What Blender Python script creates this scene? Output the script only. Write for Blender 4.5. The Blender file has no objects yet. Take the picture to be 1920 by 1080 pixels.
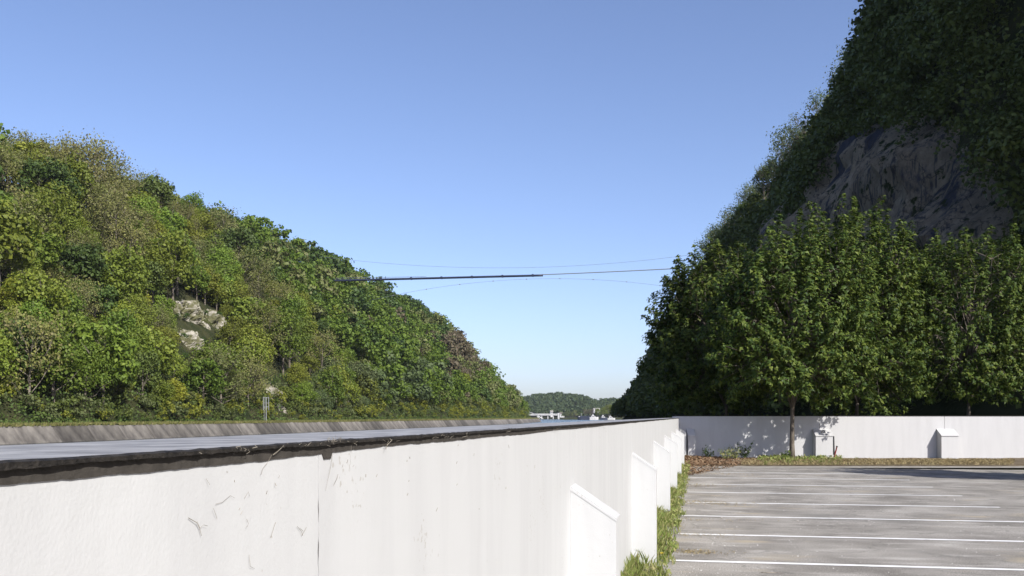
import bpy, math, random
import numpy as np
from mathutils import Vector, noise as mnoise

# ------------------------------------------------------------------ camera
scn = bpy.context.scene
COL = scn.collection
F = 1838.0            # focal length in pixels of a 1920 wide frame
HZ = 781.0            # horizon row
YAW = math.radians(10.8)
EYE = 1.6
cam_d = bpy.data.cameras.new('camera'); cam = bpy.data.objects.new('camera', cam_d); COL.objects.link(cam)
cam_d.sensor_width = 36.0; cam_d.lens = F / 1920 * 36.0
cam_d.shift_y = (HZ - 540) / 1920
cam_d.clip_start = 0.05; cam_d.clip_end = 12000
cam.location = (0, 0, EYE); cam.rotation_euler = (math.pi / 2, 0, YAW)
scn.camera = cam
# ------------------------------------------------------------------ sky, sun, exposure
SUN_EL = math.radians(38); SUN_AZ = math.radians(50)      # azimuth: from -Y towards +X
sx, sy, sz = math.sin(SUN_AZ) * math.cos(SUN_EL), -math.cos(SUN_AZ) * math.cos(SUN_EL), math.sin(SUN_EL)
world = bpy.data.worlds.new('World'); scn.world = world; world.use_nodes = True
wn = world.node_tree
sky = wn.nodes.new('ShaderNodeTexSky'); sky.sky_type = 'NISHITA'; sky.sun_disc = False
sky.sun_elevation = SUN_EL; sky.sun_rotation = math.atan2(sx, sy)
sky.air_density = 0.75; sky.dust_density = 1.2; sky.ozone_density = 3.0; sky.altitude = 60
bg = wn.nodes['Background']; bg.inputs['Strength'].default_value = 0.15
wb = wn.nodes.new('ShaderNodeMix'); wb.data_type = 'RGBA'; wb.blend_type = 'MULTIPLY'; wb.inputs['Factor'].default_value = 1.0
wb.inputs['B'].default_value = (1.07, 0.985, 1.03, 1)      # even white balance of the whole sky
wn.links.new(sky.outputs[0], wb.inputs['A']); wn.links.new(wb.outputs['Result'], bg.inputs['Color'])
sun_d = bpy.data.lights.new('sun', 'SUN'); sun_d.energy = 4.8; sun_d.angle = math.radians(0.53); sun_d.color = (1.0, 0.96, 0.91)
sun = bpy.data.objects.new('sun', sun_d); COL.objects.link(sun)
sun.rotation_euler = Vector((-sx, -sy, -sz)).to_track_quat('-Z', 'Y').to_euler()
scn.view_settings.view_transform = 'Standard'; scn.view_settings.look = 'None'
scn.view_settings.exposure = 0.4; scn.view_settings.gamma = 1.0
scn.view_settings.use_curve_mapping = False

CA, SA = math.cos(YAW), math.sin(YAW)
def W(px, depth):                                   # lateral pixel column + distance from the viewer -> ground x, y
    rt = (px - 960) / F * depth
    return (-SA * depth + CA * rt, CA * depth + SA * rt)
def WZ(py, depth): return EYE + (HZ - py) / F * depth
def proj(x, y, z):
    d = -SA * x + CA * y; rt = CA * x + SA * y
    return (960 + F * rt / d, HZ - F * (z - EYE) / d, d)

# ------------------------------------------------------------------ material helpers
def mat(name, col, rough=0.8, spec=0.3, col2=None, scale=5.0, bump=0.0, bscale=40.0, detail=6, contrast=(0.35, 0.65), stretch=None, metallic=0.0):
    m = bpy.data.materials.new(name); m.use_nodes = True
    nt = m.node_tree; p = nt.nodes['Principled BSDF']
    p.inputs['Base Color'].default_value = (*col, 1); p.inputs['Roughness'].default_value = rough
    p.inputs['Specular IOR Level'].default_value = spec; p.inputs['Metallic'].default_value = metallic
    tc = nt.nodes.new('ShaderNodeTexCoord'); vec = tc.outputs['Object']
    if stretch:
        mp = nt.nodes.new('ShaderNodeMapping'); mp.inputs['Scale'].default_value = stretch
        nt.links.new(vec, mp.inputs['Vector']); vec = mp.outputs[0]
    if col2:
        n = nt.nodes.new('ShaderNodeTexNoise'); n.inputs['Scale'].default_value = scale; n.inputs['Detail'].default_value = detail
        nt.links.new(vec, n.inputs['Vector'])
        r = nt.nodes.new('ShaderNodeValToRGB')
        r.color_ramp.elements[0].position = contrast[0]; r.color_ramp.elements[0].color = (*col, 1)
        r.color_ramp.elements[1].position = contrast[1]; r.color_ramp.elements[1].color = (*col2, 1)
        nt.links.new(n.outputs['Fac'], r.inputs[0]); nt.links.new(r.outputs[0], p.inputs['Base Color'])
    if bump:
        n2 = nt.nodes.new('ShaderNodeTexNoise'); n2.inputs['Scale'].default_value = bscale; n2.inputs['Detail'].default_value = 8
        nt.links.new(tc.outputs['Object'], n2.inputs['Vector'])
        b = nt.nodes.new('ShaderNodeBump'); b.inputs['Strength'].default_value = 1.0; b.inputs['Distance'].default_value = bump
        nt.links.new(n2.outputs['Fac'], b.inputs['Height']); nt.links.new(b.outputs[0], p.inputs['Normal'])
    return m

def leaf_mat(name, cols, transl=0.25, objvar=0.25, rough=0.55, spec=0.25):
    m = bpy.data.materials.new(name); m.use_nodes = True
    nt = m.node_tree; p = nt.nodes['Principled BSDF']; out = nt.nodes['Material Output']
    g = nt.nodes.new('ShaderNodeNewGeometry'); r = nt.nodes.new('ShaderNodeValToRGB')
    els = r.color_ramp.elements
    while len(els) < len(cols): els.new(0.5)
    for i, c in enumerate(cols):
        els[i].position = i / (len(cols) - 1); els[i].color = (*c, 1)
    nt.links.new(g.outputs['Random Per Island'], r.inputs[0])
    oi = nt.nodes.new('ShaderNodeObjectInfo'); hs = nt.nodes.new('ShaderNodeHueSaturation')
    ma = nt.nodes.new('ShaderNodeMapRange'); ma.inputs['To Min'].default_value = 1 - objvar; ma.inputs['To Max'].default_value = 1 + objvar
    nt.links.new(oi.outputs['Random'], ma.inputs['Value']); nt.links.new(ma.outputs[0], hs.inputs['Value'])
    mu = nt.nodes.new('ShaderNodeMath'); mu.operation = 'MULTIPLY'; mu.inputs[1].default_value = 7.31
    fr = nt.nodes.new('ShaderNodeMath'); fr.operation = 'FRACT'
    mh = nt.nodes.new('ShaderNodeMapRange'); mh.inputs['To Min'].default_value = 0.5 - objvar * 0.10; mh.inputs['To Max'].default_value = 0.5 + objvar * 0.10
    nt.links.new(oi.outputs['Random'], mu.inputs[0]); nt.links.new(mu.outputs[0], fr.inputs[0])
    nt.links.new(fr.outputs[0], mh.inputs['Value']); nt.links.new(mh.outputs[0], hs.inputs['Hue'])
    nt.links.new(r.outputs[0], hs.inputs['Color']); nt.links.new(hs.outputs[0], p.inputs['Base Color'])
    p.inputs['Roughness'].default_value = rough; p.inputs['Specular IOR Level'].default_value = spec
    t = nt.nodes.new('ShaderNodeBsdfTranslucent'); nt.links.new(hs.outputs[0], t.inputs['Color'])
    mx = nt.nodes.new('ShaderNodeMixShader'); mx.inputs[0].default_value = transl
    nt.links.new(p.outputs[0], mx.inputs[1]); nt.links.new(t.outputs[0], mx.inputs[2]); nt.links.new(mx.outputs[0], out.inputs['Surface'])
    return m

# ------------------------------------------------------------------ mesh helpers
class MB:
    """collects numpy vertex / face blocks and links them as one mesh object"""
    def __init__(s): s.v = []; s.f = []; s.n = 0; s.mi = []
    def add(s, V, Fs, mi=0):
        V = np.asarray(V, dtype=np.float64).reshape(-1, 3)
        s.v.append(V)
        if isinstance(Fs, np.ndarray): s.f.append((Fs + s.n, mi))
        else:
            by = {}
            for f in Fs: by.setdefault(len(f), []).append(f)
            for k, l in by.items(): s.f.append((np.asarray(l) + s.n, mi))
        s.n += len(V); return s
    def box(s, x0, x1, y0, y1, z0, z1, mi=0):
        V = [(x0,y0,z0),(x1,y0,z0),(x1,y1,z0),(x0,y1,z0),(x0,y0,z1),(x1,y0,z1),(x1,y1,z1),(x0,y1,z1)]
        return s.add(V, [(0,3,2,1),(4,5,6,7),(0,1,5,4),(1,2,6,5),(2,3,7,6),(3,0,4,7)], mi)
    def prism(s, pts, axis_vec, mi=0):
        n = len(pts); a = np.array(pts, float); b = a + np.array(axis_vec, float)
        fs = [tuple(range(n))[::-1], tuple(range(n, 2 * n))] + [(i, (i + 1) % n, n + (i + 1) % n, n + i) for i in range(n)]
        return s.add(np.vstack([a, b]), fs, mi)
    def tube(s, pts, radii, sides=6, mi=0, cap=True):
        pts = np.asarray(pts, float); n = len(pts)
        V = []; up = np.array([0.13, 0.21, 0.97])
        for i in range(n):
            d = pts[min(i + 1, n - 1)] - pts[max(i - 1, 0)]; d /= (np.linalg.norm(d) + 1e-9)
            u = np.cross(d, up if abs(d @ up) < 0.95 else np.array([1.0, 0, 0])); u /= np.linalg.norm(u); w = np.cross(d, u)
            for k in range(sides):
                a = 2 * math.pi * k / sides
                V.append(pts[i] + radii[i] * (math.cos(a) * u + math.sin(a) * w))
        fs = [(i * sides + k, i * sides + (k + 1) % sides, (i + 1) * sides + (k + 1) % sides, (i + 1) * sides + k) for i in range(n - 1) for k in range(sides)]
        if cap and sides > 2: fs += [tuple(range(sides))[::-1], tuple(range((n - 1) * sides, n * sides))]
        return s.add(V, fs, mi)
    def mesh(s, name, mats, smooth=False):
        V = np.vstack(s.v); me = bpy.data.meshes.new(name)
        me.vertices.add(len(V)); me.vertices.foreach_set('co', V.ravel())
        li, ls, lt, mi = [], [], [], []; st = 0
        for fa, m in s.f:
            k = fa.shape[1]; li.append(fa.ravel()); cnt = len(fa)
            ls.append(st + np.arange(cnt) * k); lt.append(np.full(cnt, k)); mi.append(np.full(cnt, m)); st += cnt * k
        li = np.concatenate(li).astype(np.int32); ls = np.concatenate(ls).astype(np.int32); lt = np.concatenate(lt).astype(np.int32); mi = np.concatenate(mi).astype(np.int32)
        me.loops.add(len(li)); me.loops.foreach_set('vertex_index', li)
        me.polygons.add(len(ls)); me.polygons.foreach_set('loop_start', ls); me.polygons.foreach_set('loop_total', lt)
        me.polygons.foreach_set('material_index', mi)
        me.polygons.foreach_set('use_smooth', np.full(len(ls), bool(smooth)))
        for m in (mats if isinstance(mats, (list, tuple)) else [mats]): me.materials.append(m)
        me.update(calc_edges=True); me.validate(); return me
    def build(s, name, mats, parent=None, smooth=False):
        o = bpy.data.objects.new(name, s.mesh(name, mats, smooth)); COL.objects.link(o)
        if parent: o.parent = parent
        return o

def tag(o, label=None, cat=None, group=None, kind=None):
    if label: o['label'] = label
    if cat: o['category'] = cat
    if group: o['group'] = group
    if kind: o['kind'] = kind
    return o
def empty(name, loc=(0, 0, 0), rz=0.0):
    o = bpy.data.objects.new(name, None); COL.objects.link(o); o.location = loc; o.rotation_euler.z = rz; o.empty_display_size = 0.3; return o
def inst(name, me, loc=(0, 0, 0), rz=0.0, sc=1.0, parent=None):
    o = bpy.data.objects.new(name, me); COL.objects.link(o); o.location = loc; o.rotation_euler.z = rz
    o.scale = (sc,) * 3 if not isinstance(sc, (tuple, list)) else sc
    if parent: o.parent = parent
    return o

def unit(a): return a / (np.linalg.norm(a, axis=-1, keepdims=True) + 1e-9)
def rand_dirs(rng, n): return unit(rng.normal(size=(n, 3)))
def diamonds(C, N, S, rng, asp=0.7):
    """one small kite-shaped face per centre, with a random turn in its own plane"""
    n = len(C); t = unit(np.cross(N, rand_dirs(rng, n))); b = np.cross(N, t)
    S = S[:, None]; w = asp * (0.75 + 0.5 * rng.random((n, 1)))
    V = np.stack([C - t * S, C + b * S * w + N * S * 0.12, C + t * S * 1.0, C - b * S * w + N * S * 0.12], 1).reshape(-1, 3)
    return V, np.arange(4 * n).reshape(-1, 4)

# ------------------------------------------------------------------ materials
def wall_paint(name, seed=0.0):
    m = mat(name, (0.80, 0.80, 0.785), 0.6, 0.3)
    nt = m.node_tree; p = nt.nodes['Principled BSDF']; tc = nt.nodes['Texture Coordinate']
    mp = nt.nodes.new('ShaderNodeMapping'); mp.inputs['Scale'].default_value = (5, 5, 0.7); mp.inputs['Location'].default_value = (seed, seed, 0)
    nt.links.new(tc.outputs['Object'], mp.inputs['Vector'])
    n = nt.nodes.new('ShaderNodeTexNoise'); n.inputs['Scale'].default_value = 0.9; n.inputs['Detail'].default_value = 9; n.inputs['Roughness'].default_value = 0.6
    nt.links.new(mp.outputs[0], n.inputs['Vector'])
    r = nt.nodes.new('ShaderNodeValToRGB')
    r.color_ramp.elements[0].position = 0.30; r.color_ramp.elements[0].color = (0.485, 0.49, 0.483, 1)
    r.color_ramp.elements[1].position = 0.58; r.color_ramp.elements[1].color = (0.53, 0.537, 0.527, 1)
    nt.links.new(n.outputs['Fac'], r.inputs[0])
    # small flecks of dirt
    v = nt.nodes.new('ShaderNodeTexNoise'); v.inputs['Scale'].default_value = 55; v.inputs['Detail'].default_value = 2
    v2 = nt.nodes.new('ShaderNodeTexNoise'); v2.inputs['Scale'].default_value = 3.0
    ad = nt.nodes.new('ShaderNodeMath'); ad.operation = 'MULTIPLY'
    nt.links.new(tc.outputs['Object'], v.inputs['Vector']); nt.links.new(tc.outputs['Object'], v2.inputs['Vector'])
    nt.links.new(v.outputs['Fac'], ad.inputs[0]); nt.links.new(v2.outputs['Fac'], ad.inputs[1])
    rr = nt.nodes.new('ShaderNodeValToRGB'); rr.color_ramp.elements[0].position = 0.405; rr.color_ramp.elements[0].color = (0, 0, 0, 1)
    rr.color_ramp.elements[1].position = 0.45; rr.color_ramp.elements[1].color = (1, 1, 1, 1)
    nt.links.new(ad.outputs[0], rr.inputs[0])
    mx = nt.nodes.new('ShaderNodeMix'); mx.data_type = 'RGBA'
    nt.links.new(rr.outputs[0], mx.inputs['Factor']); nt.links.new(r.outputs[0], mx.inputs['A']); mx.inputs['B'].default_value = (0.42, 0.41, 0.38, 1)
    nt.links.new(mx.outputs['Result'], p.inputs['Base Color'])
    # trowelled relief: broad waves and fine grit
    b1 = nt.nodes.new('ShaderNodeTexNoise'); b1.inputs['Scale'].default_value = 9; b1.inputs['Detail'].default_value = 5
    b2 = nt.nodes.new('ShaderNodeTexNoise'); b2.inputs['Scale'].default_value = 160; b2.inputs['Detail'].default_value = 4
    nt.links.new(tc.outputs['Object'], b1.inputs['Vector']); nt.links.new(tc.outputs['Object'], b2.inputs['Vector'])
    bb1 = nt.nodes.new('ShaderNodeBump'); bb1.inputs['Distance'].default_value = 0.0022
    bb2 = nt.nodes.new('ShaderNodeBump'); bb2.inputs['Distance'].default_value = 0.0005
    nt.links.new(b1.outputs['Fac'], bb1.inputs['Height']); nt.links.new(b2.outputs['Fac'], bb2.inputs['Height'])
    nt.links.new(bb1.outputs[0], bb2.inputs['Normal']); nt.links.new(bb2.outputs[0], p.inputs['Normal'])
    return m
M = {}
M['paint'] = wall_paint('white_wall_paint')
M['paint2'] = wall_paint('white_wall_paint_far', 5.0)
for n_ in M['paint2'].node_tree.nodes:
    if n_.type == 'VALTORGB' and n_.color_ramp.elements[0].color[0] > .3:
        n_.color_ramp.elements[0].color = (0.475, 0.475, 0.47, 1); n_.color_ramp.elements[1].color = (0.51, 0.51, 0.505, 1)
M['bitumen'] = mat('black_bitumen', (0.012, 0.011, 0.010), 0.75, 0.25, (0.035, 0.031, 0.026), 60, 0.003, 200)
M['felt'] = mat('grey_roofing_felt', (0.19, 0.19, 0.19), 0.6, 0.35, (0.36, 0.36, 0.355), 9, 0.0012, 350)
M['bare'] = mat('dark_coping_strip', (0.040, 0.036, 0.031), 0.85, 0.2, (0.062, 0.056, 0.048), 30, 0.002, 120)  # dark brown tone of the strip under the coping
M['crack'] = mat('dark_joint', (0.05, 0.045, 0.04), 0.9, 0.1)
M['strand'] = mat('dry_plant_strand', (0.33, 0.30, 0.24), 0.8, 0.2, (0.16, 0.14, 0.11), 25)
M['scratch'] = mat('grey_scuff', (0.30, 0.29, 0.26), 0.9, 0.1)

def asphalt():
    m = mat('worn_asphalt', (0.19, 0.187, 0.178), 0.9, 0.2)
    nt = m.node_tree; p = nt.nodes['Principled BSDF']; tc = nt.nodes['Texture Coordinate']
    def noise(sc, det, stretch=(1, 1, 1)):
        mp = nt.nodes.new('ShaderNodeMapping'); mp.inputs['Scale'].default_value = stretch
        n = nt.nodes.new('ShaderNodeTexNoise'); n.inputs['Scale'].default_value = sc; n.inputs['Detail'].default_value = det
        nt.links.new(tc.outputs['Object'], mp.inputs['Vector']); nt.links.new(mp.outputs[0], n.inputs['Vector']); return n.outputs['Fac']
    def ramp(src, a, b, ca, cb):
        r = nt.nodes.new('ShaderNodeValToRGB'); r.color_ramp.elements[0].position = a; r.color_ramp.elements[1].position = b
        r.color_ramp.elements[0].color = (*ca, 1); r.color_ramp.elements[1].color = (*cb, 1); nt.links.new(src, r.inputs[0]); return r.outputs[0]
    def mix(f, a, b, mode='MIX'):
        x = nt.nodes.new('ShaderNodeMix'); x.data_type = 'RGBA'; x.blend_type = mode
        if isinstance(f, float): x.inputs['Factor'].default_value = f
        else: nt.links.new(f, x.inputs['Factor'])
        for s, k in ((a, 'A'), (b, 'B')):
            if isinstance(s, tuple): x.inputs[k].default_value = s
            else: nt.links.new(s, x.inputs[k])
        return x.outputs['Result']
    base = ramp(noise(0.9, 10, (1, 0.8, 1)), 0.33, 0.68, (0.195, 0.182, 0.160), (0.36, 0.34, 0.303))
    chalk = ramp(noise(1.6, 10, (0.7, 1.7, 1)), 0.52, 0.72, (0, 0, 0), (1, 1, 1))
    c = mix(chalk, base, (0.42, 0.40, 0.362, 1))
    grit = ramp(noise(70, 6), 0.36, 0.66, (0.45, 0.45, 0.45), (1.5, 1.5, 1.5))
    c = mix(0.9, c, grit, 'MULTIPLY')
    sandy = ramp(noise(0.55, 7, (1.2, 2.2, 1)), 0.60, 0.72, (0, 0, 0), (1, 1, 1))
    c = mix(sandy, c, (0.36, 0.315, 0.235, 1))
    vo = nt.nodes.new('ShaderNodeTexVoronoi'); vo.feature = 'DISTANCE_TO_EDGE'; vo.inputs['Scale'].default_value = 0.42
    dn_ = nt.nodes.new('ShaderNodeTexNoise'); dn_.inputs['Scale'].default_value = 2.5; dn_.inputs['Detail'].default_value = 8; va = nt.nodes.new('ShaderNodeVectorMath'); va.operation = 'ADD'
    nt.links.new(tc.outputs['Object'], dn_.inputs['Vector']); nt.links.new(tc.outputs['Object'], va.inputs[0]); nt.links.new(dn_.outputs['Color'], va.inputs[1]); nt.links.new(va.outputs[0], vo.inputs['Vector'])
    ck = ramp(vo.outputs['Distance'], 0.003, 0.009, (0.6, 0.6, 0.6), (0, 0, 0)); c = mix(ck, c, (0.14, 0.135, 0.12, 1))
    dk = ramp(noise(0.35, 8), 0.56, 0.66, (0, 0, 0), (0.6, 0.6, 0.6)); c = mix(dk, c, (0.17, 0.165, 0.15, 1))
    nt.links.new(c, p.inputs['Base Color'])
    b = nt.nodes.new('ShaderNodeBump'); b.inputs['Distance'].default_value = 0.006; nt.links.new(noise(90, 5), b.inputs['Height']); nt.links.new(b.outputs[0], p.inputs['Normal'])
    return m
M['asphalt'] = asphalt()
def worn_line():
    m = mat('worn_white_line', (0.78, 0.78, 0.76), 0.7, 0.3)
    nt = m.node_tree; p = nt.nodes['Principled BSDF']; tc = nt.nodes['Texture Coordinate']
    n = nt.nodes.new('ShaderNodeTexNoise'); n.inputs['Scale'].default_value = 7; n.inputs['Detail'].default_value = 10; n.inputs['Roughness'].default_value = 0.75
    nt.links.new(tc.outputs['Object'], n.inputs['Vector'])
    r = nt.nodes.new('ShaderNodeValToRGB'); r.color_ramp.elements[0].position = 0.30; r.color_ramp.elements[0].color = (0.24, 0.235, 0.22, 1)
    r.color_ramp.elements[1].position = 0.40; r.color_ramp.elements[1].color = (0.76, 0.76, 0.74, 1)
    nt.links.new(n.outputs['Fac'], r.inputs[0]); nt.links.new(r.outputs[0], p.inputs['Base Color']); return m
M['line'] = worn_line()
M['concrete'] = mat('pale_concrete', (0.34, 0.325, 0.29), 0.9, 0.2, (0.24, 0.225, 0.195), 3, 0.004, 60)
M['soil'] = mat('verge_soil', (0.10, 0.075, 0.05), 0.95, 0.1, (0.20, 0.165, 0.11), 4, 0.02, 25)
M['quay'] = mat('quay_concrete', (0.25, 0.24, 0.22), 0.9, 0.2, (0.17, 0.165, 0.15), 2, 0.004, 40)
M['ground'] = mat('bed_ground', (0.07, 0.075, 0.05), 0.95, 0.1, (0.10, 0.095, 0.06), 0.05)
def water():
    m = mat('canal_water', (0.018, 0.03, 0.032), 0.14, 0.5)
    nt = m.node_tree; p = nt.nodes['Principled BSDF']; tc = nt.nodes['Texture Coordinate']
    p.inputs['IOR'].default_value = 1.33
    n = nt.nodes.new('ShaderNodeTexNoise'); n.inputs['Scale'].default_value = 1.1; n.inputs['Detail'].default_value = 6
    nt.links.new(tc.outputs['Object'], n.inputs['Vector'])
    b = nt.nodes.new('ShaderNodeBump'); b.inputs['Distance'].default_value = 0.25; b.inputs['Strength'].default_value = 1.0
    nt.links.new(n.outputs['Fac'], b.inputs['Height']); nt.links.new(b.outputs[0], p.inputs['Normal']); return m
M['water'] = water()
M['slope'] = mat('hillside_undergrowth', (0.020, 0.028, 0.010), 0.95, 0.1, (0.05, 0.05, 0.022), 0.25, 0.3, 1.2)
M['chalk'] = mat('chalk_rock', (0.38, 0.355, 0.295), 0.95, 0.1, (0.12, 0.118, 0.06), 0.6, 0.5, 1.3, detail=14, contrast=(0.40, 0.54))
def cliff_rock():
    m = mat('weathered_cliff_rock', (0.2, 0.17, 0.13), 0.95, 0.1); nt = m.node_tree; p = nt.nodes['Principled BSDF']; tc = nt.nodes['Texture Coordinate']
    def nz(sc, st, det=12, ro=0.65):
        mp = nt.nodes.new('ShaderNodeMapping'); mp.inputs['Scale'].default_value = st; n = nt.nodes.new('ShaderNodeTexNoise')
        n.inputs['Scale'].default_value = sc; n.inputs['Detail'].default_value = det; n.inputs['Roughness'].default_value = ro
        nt.links.new(tc.outputs['Object'], mp.inputs['Vector']); nt.links.new(mp.outputs[0], n.inputs['Vector']); return n.outputs['Fac']
    def rp(src, a, b, ca, cb):
        r = nt.nodes.new('ShaderNodeValToRGB'); e = r.color_ramp.elements; e[0].position = a; e[1].position = b; e[0].color = (*ca, 1); e[1].color = (*cb, 1); nt.links.new(src, r.inputs[0]); return r.outputs[0]
    def mx(f, a, b):
        x = nt.nodes.new('ShaderNodeMix'); x.data_type = 'RGBA'; nt.links.new(f, x.inputs['Factor']); nt.links.new(a, x.inputs['A'])
        if isinstance(b, tuple): x.inputs['B'].default_value = b
        else: nt.links.new(b, x.inputs['B'])
        return x.outputs['Result']
    tan = rp(nz(0.7, (1, 1, 0.5), 15, .75), 0.36, 0.66, (0.24, 0.20, 0.145), (0.50, 0.41, 0.29))
    c = mx(rp(nz(0.16, (1, 1, 0.55)), 0.53, 0.58, (0, 0, 0), (1, 1, 1)), tan, (0.075, 0.078, 0.095, 1))
    c = mx(rp(nz(1.3, (1.6, 1.6, 0.12)), 0.54, 0.62, (0, 0, 0), (1, 1, 1)), c, (0.10, 0.095, 0.09, 1))
    c = mx(rp(nz(0.45, (1, 1, 1)), 0.57, 0.61, (0, 0, 0), (1, 1, 1)), c, (0.035, 0.05, 0.015, 1))
    vo = nt.nodes.new('ShaderNodeTexVoronoi'); vo.feature = 'DISTANCE_TO_EDGE'; vo.inputs['Scale'].default_value = 0.3; va = nt.nodes.new('ShaderNodeVectorMath'); va.operation = 'MULTIPLY_ADD'
    wn_ = nt.nodes.new('ShaderNodeTexNoise'); wn_.inputs['Scale'].default_value = 0.35; wn_.inputs['Detail'].default_value = 8; nt.links.new(tc.outputs['Object'], wn_.inputs['Vector'])
    nt.links.new(wn_.outputs['Color'], va.inputs[0]); va.inputs[1].default_value = (7.0, 7.0, 5.0); nt.links.new(tc.outputs['Object'], va.inputs[2]); nt.links.new(va.outputs[0], vo.inputs['Vector'])
    c = mx(rp(vo.outputs['Distance'], 0.004, 0.030, (0.65, 0.65, 0.65), (0, 0, 0)), c, (0.05, 0.047, 0.045, 1))
    nt.links.new(c, p.inputs['Base Color'])
    b = nt.nodes.new('ShaderNodeBump'); b.inputs['Distance'].default_value = 2.0; nt.links.new(nz(0.6, (1, 1, .6), 15, .7), b.inputs['Height']); nt.links.new(b.outputs[0], p.inputs['Normal'])
    return m
M['cliff'] = cliff_rock()
M['revet'] = mat('stained_revetment', (0.085, 0.078, 0.070), 0.9, 0.15, (0.20, 0.185, 0.16), 0.5, 0.05, 2.0, detail=12, contrast=(0.36, 0.66), stretch=(1, 1, 0.35))
M['bark'] = mat('grey_bark', (0.20, 0.175, 0.14), 0.9, 0.15, (0.085, 0.07, 0.055), 9, 0.012, 30, stretch=(1, 1, 0.3))
M['twigbark'] = mat('pale_branch_bark', (0.23, 0.20, 0.16), 0.9, 0.1, (0.13, 0.11, 0.09), 2)
M['maple'] = leaf_mat('maple_leaves', [(0.035, 0.065, 0.016), (0.06, 0.098, 0.02), (0.095, 0.135, 0.024), (0.145, 0.18, 0.034)], 0.25, 0.08, 0.5, 0.18)
M['green'] = leaf_mat('green_hill_leaves', [(0.105, 0.145, 0.018), (0.155, 0.20, 0.026), (0.21, 0.25, 0.036)], 0.3, 0.28)
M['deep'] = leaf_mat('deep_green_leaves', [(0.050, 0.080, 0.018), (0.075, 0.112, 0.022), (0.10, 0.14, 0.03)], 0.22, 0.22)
M['olive'] = leaf_mat('olive_spring_leaves', [(0.15, 0.165, 0.05), (0.19, 0.205, 0.055), (0.18, 0.165, 0.075)], 0.22, 0.2)
M['lime'] = leaf_mat('yellow_green_leaves', [(0.19, 0.22, 0.022), (0.25, 0.28, 0.03), (0.19, 0.20, 0.03)], 0.28, 0.15)
M['sage'] = leaf_mat('grey_green_leaves', [(0.105, 0.135, 0.05), (0.13, 0.165, 0.06), (0.09, 0.12, 0.045)], 0.25, 0.15)
M['brown'] = leaf_mat('brownish_bud_leaves', [(0.13, 0.095, 0.06), (0.16, 0.125, 0.08), (0.12, 0.11, 0.06)], 0.2, 0.15)
M['farleaf'] = leaf_mat('far_wood_leaves', [(0.05, 0.085, 0.03), (0.075, 0.11, 0.04), (0.09, 0.125, 0.045)], 0.2, 0.1)
M['grass'] = leaf_mat('wall_foot_grass', [(0.12, 0.17, 0.035), (0.20, 0.25, 0.06), (0.30, 0.32, 0.11), (0.34, 0.30, 0.15)], 0.3, 0.0)
M['litter'] = leaf_mat('dry_leaf_litter', [(0.10, 0.06, 0.035), (0.19, 0.12, 0.07), (0.30, 0.22, 0.14)], 0.1, 0.0, 0.8, 0.1)
M['straw'] = leaf_mat('dry_straw', [(0.30, 0.24, 0.12), (0.42, 0.35, 0.19), (0.24, 0.18, 0.10)], 0.15, 0.0, 0.8, 0.1)
M['steel'] = mat('galvanised_steel', (0.30, 0.31, 0.32), 0.45, 0.5, (0.42, 0.43, 0.44), 3, metallic=0.4)
M['pipe'] = mat('blue_black_pipe', (0.022, 0.030, 0.065), 0.5, 0.4, (0.03, 0.036, 0.06), 0.8)
M['cable'] = mat('steel_cable', (0.20, 0.21, 0.23), 0.6, 0.4)
M['thincable'] = mat('thin_steel_cable', (0.17, 0.19, 0.23), 0.6, 0.4)
M['white'] = mat('white_paint', (0.60, 0.60, 0.58), 0.5, 0.4, (0.48, 0.48, 0.46), 0.6)
M['hull'] = mat('dark_hull_paint', (0.035, 0.045, 0.075), 0.4, 0.4, (0.05, 0.055, 0.075), 0.4)
M['glass'] = mat('dark_window_glass', (0.02, 0.025, 0.03), 0.08, 0.5)
M['tile'] = mat('grey_roof_tile', (0.16, 0.14, 0.13), 0.8, 0.2, (0.22, 0.19, 0.17), 0.8)
M['red'] = mat('faded_red_paint', (0.22, 0.035, 0.03), 0.6, 0.3, (0.12, 0.03, 0.028), 12)
M['black'] = mat('black_plastic', (0.012, 0.013, 0.016), 0.5, 0.4, (0.022, 0.022, 0.025), 8)
M['stone'] = leaf_mat('pale_grit', [(0.5, 0.49, 0.46), (0.35, 0.34, 0.32), (0.62, 0.61, 0.58)], 0.0, 0.0, 0.8, 0.2)

# ================================================================== THE SETTING
tag(MB().add([(-5000, -2000, -2.6), (5000, -2000, -2.6), (5000, 9000, -2.6), (-5000, 9000, -2.6)], [(0, 1, 2, 3)]).build('ground', M['ground']), kind='structure')
tag(MB().add([(-900, -300, -2.0), (500, -300, -2.0), (500, 1480, -2.0), (-900, 1480, -2.0)], [(0, 1, 2, 3)]).build('canal_water', M['water']), kind='structure')

WX = -0.72            # face of the long wall
FW = 36.0             # distance of the cross wall
fx0, fy0 = W(1270, FW)
# asphalt, kerb strip, verge (each sheet 4 mm above the one below)
e0, e1 = W(1180, 31.4), W(2700, 31.4)
tag(MB().add([(-1.3, -12, 0), (45, -12, 0), (45, e1[1] - (45 - e1[0]) * SA / CA, 0), (e0[0], e0[1], 0), (-1.3, e0[1] + (e0[0] + 1.3) * SA / CA, 0)], [(0, 1, 2, 3, 4)]).build('parking_asphalt', M['asphalt']), kind='structure')
a, b, c, d = W(1250, 30.5), W(2600, 30.5), W(2600, 31.6), W(1245, 31.6)
tag(MB().prism([(a[0], a[1], 0.004), (b[0], b[1], 0.004), (c[0], c[1], 0.004), (d[0], d[1], 0.004)], (0, 0, 0.008)).build('kerb_strip', M['concrete']), kind='structure')
a, b, c, d = W(1262, 31.2), W(2600, 31.2), W(2600, 36.2), W(1262, 36.2)
rng = np.random.default_rng(3)
nx, ny = 60, 14
V = []
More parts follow.
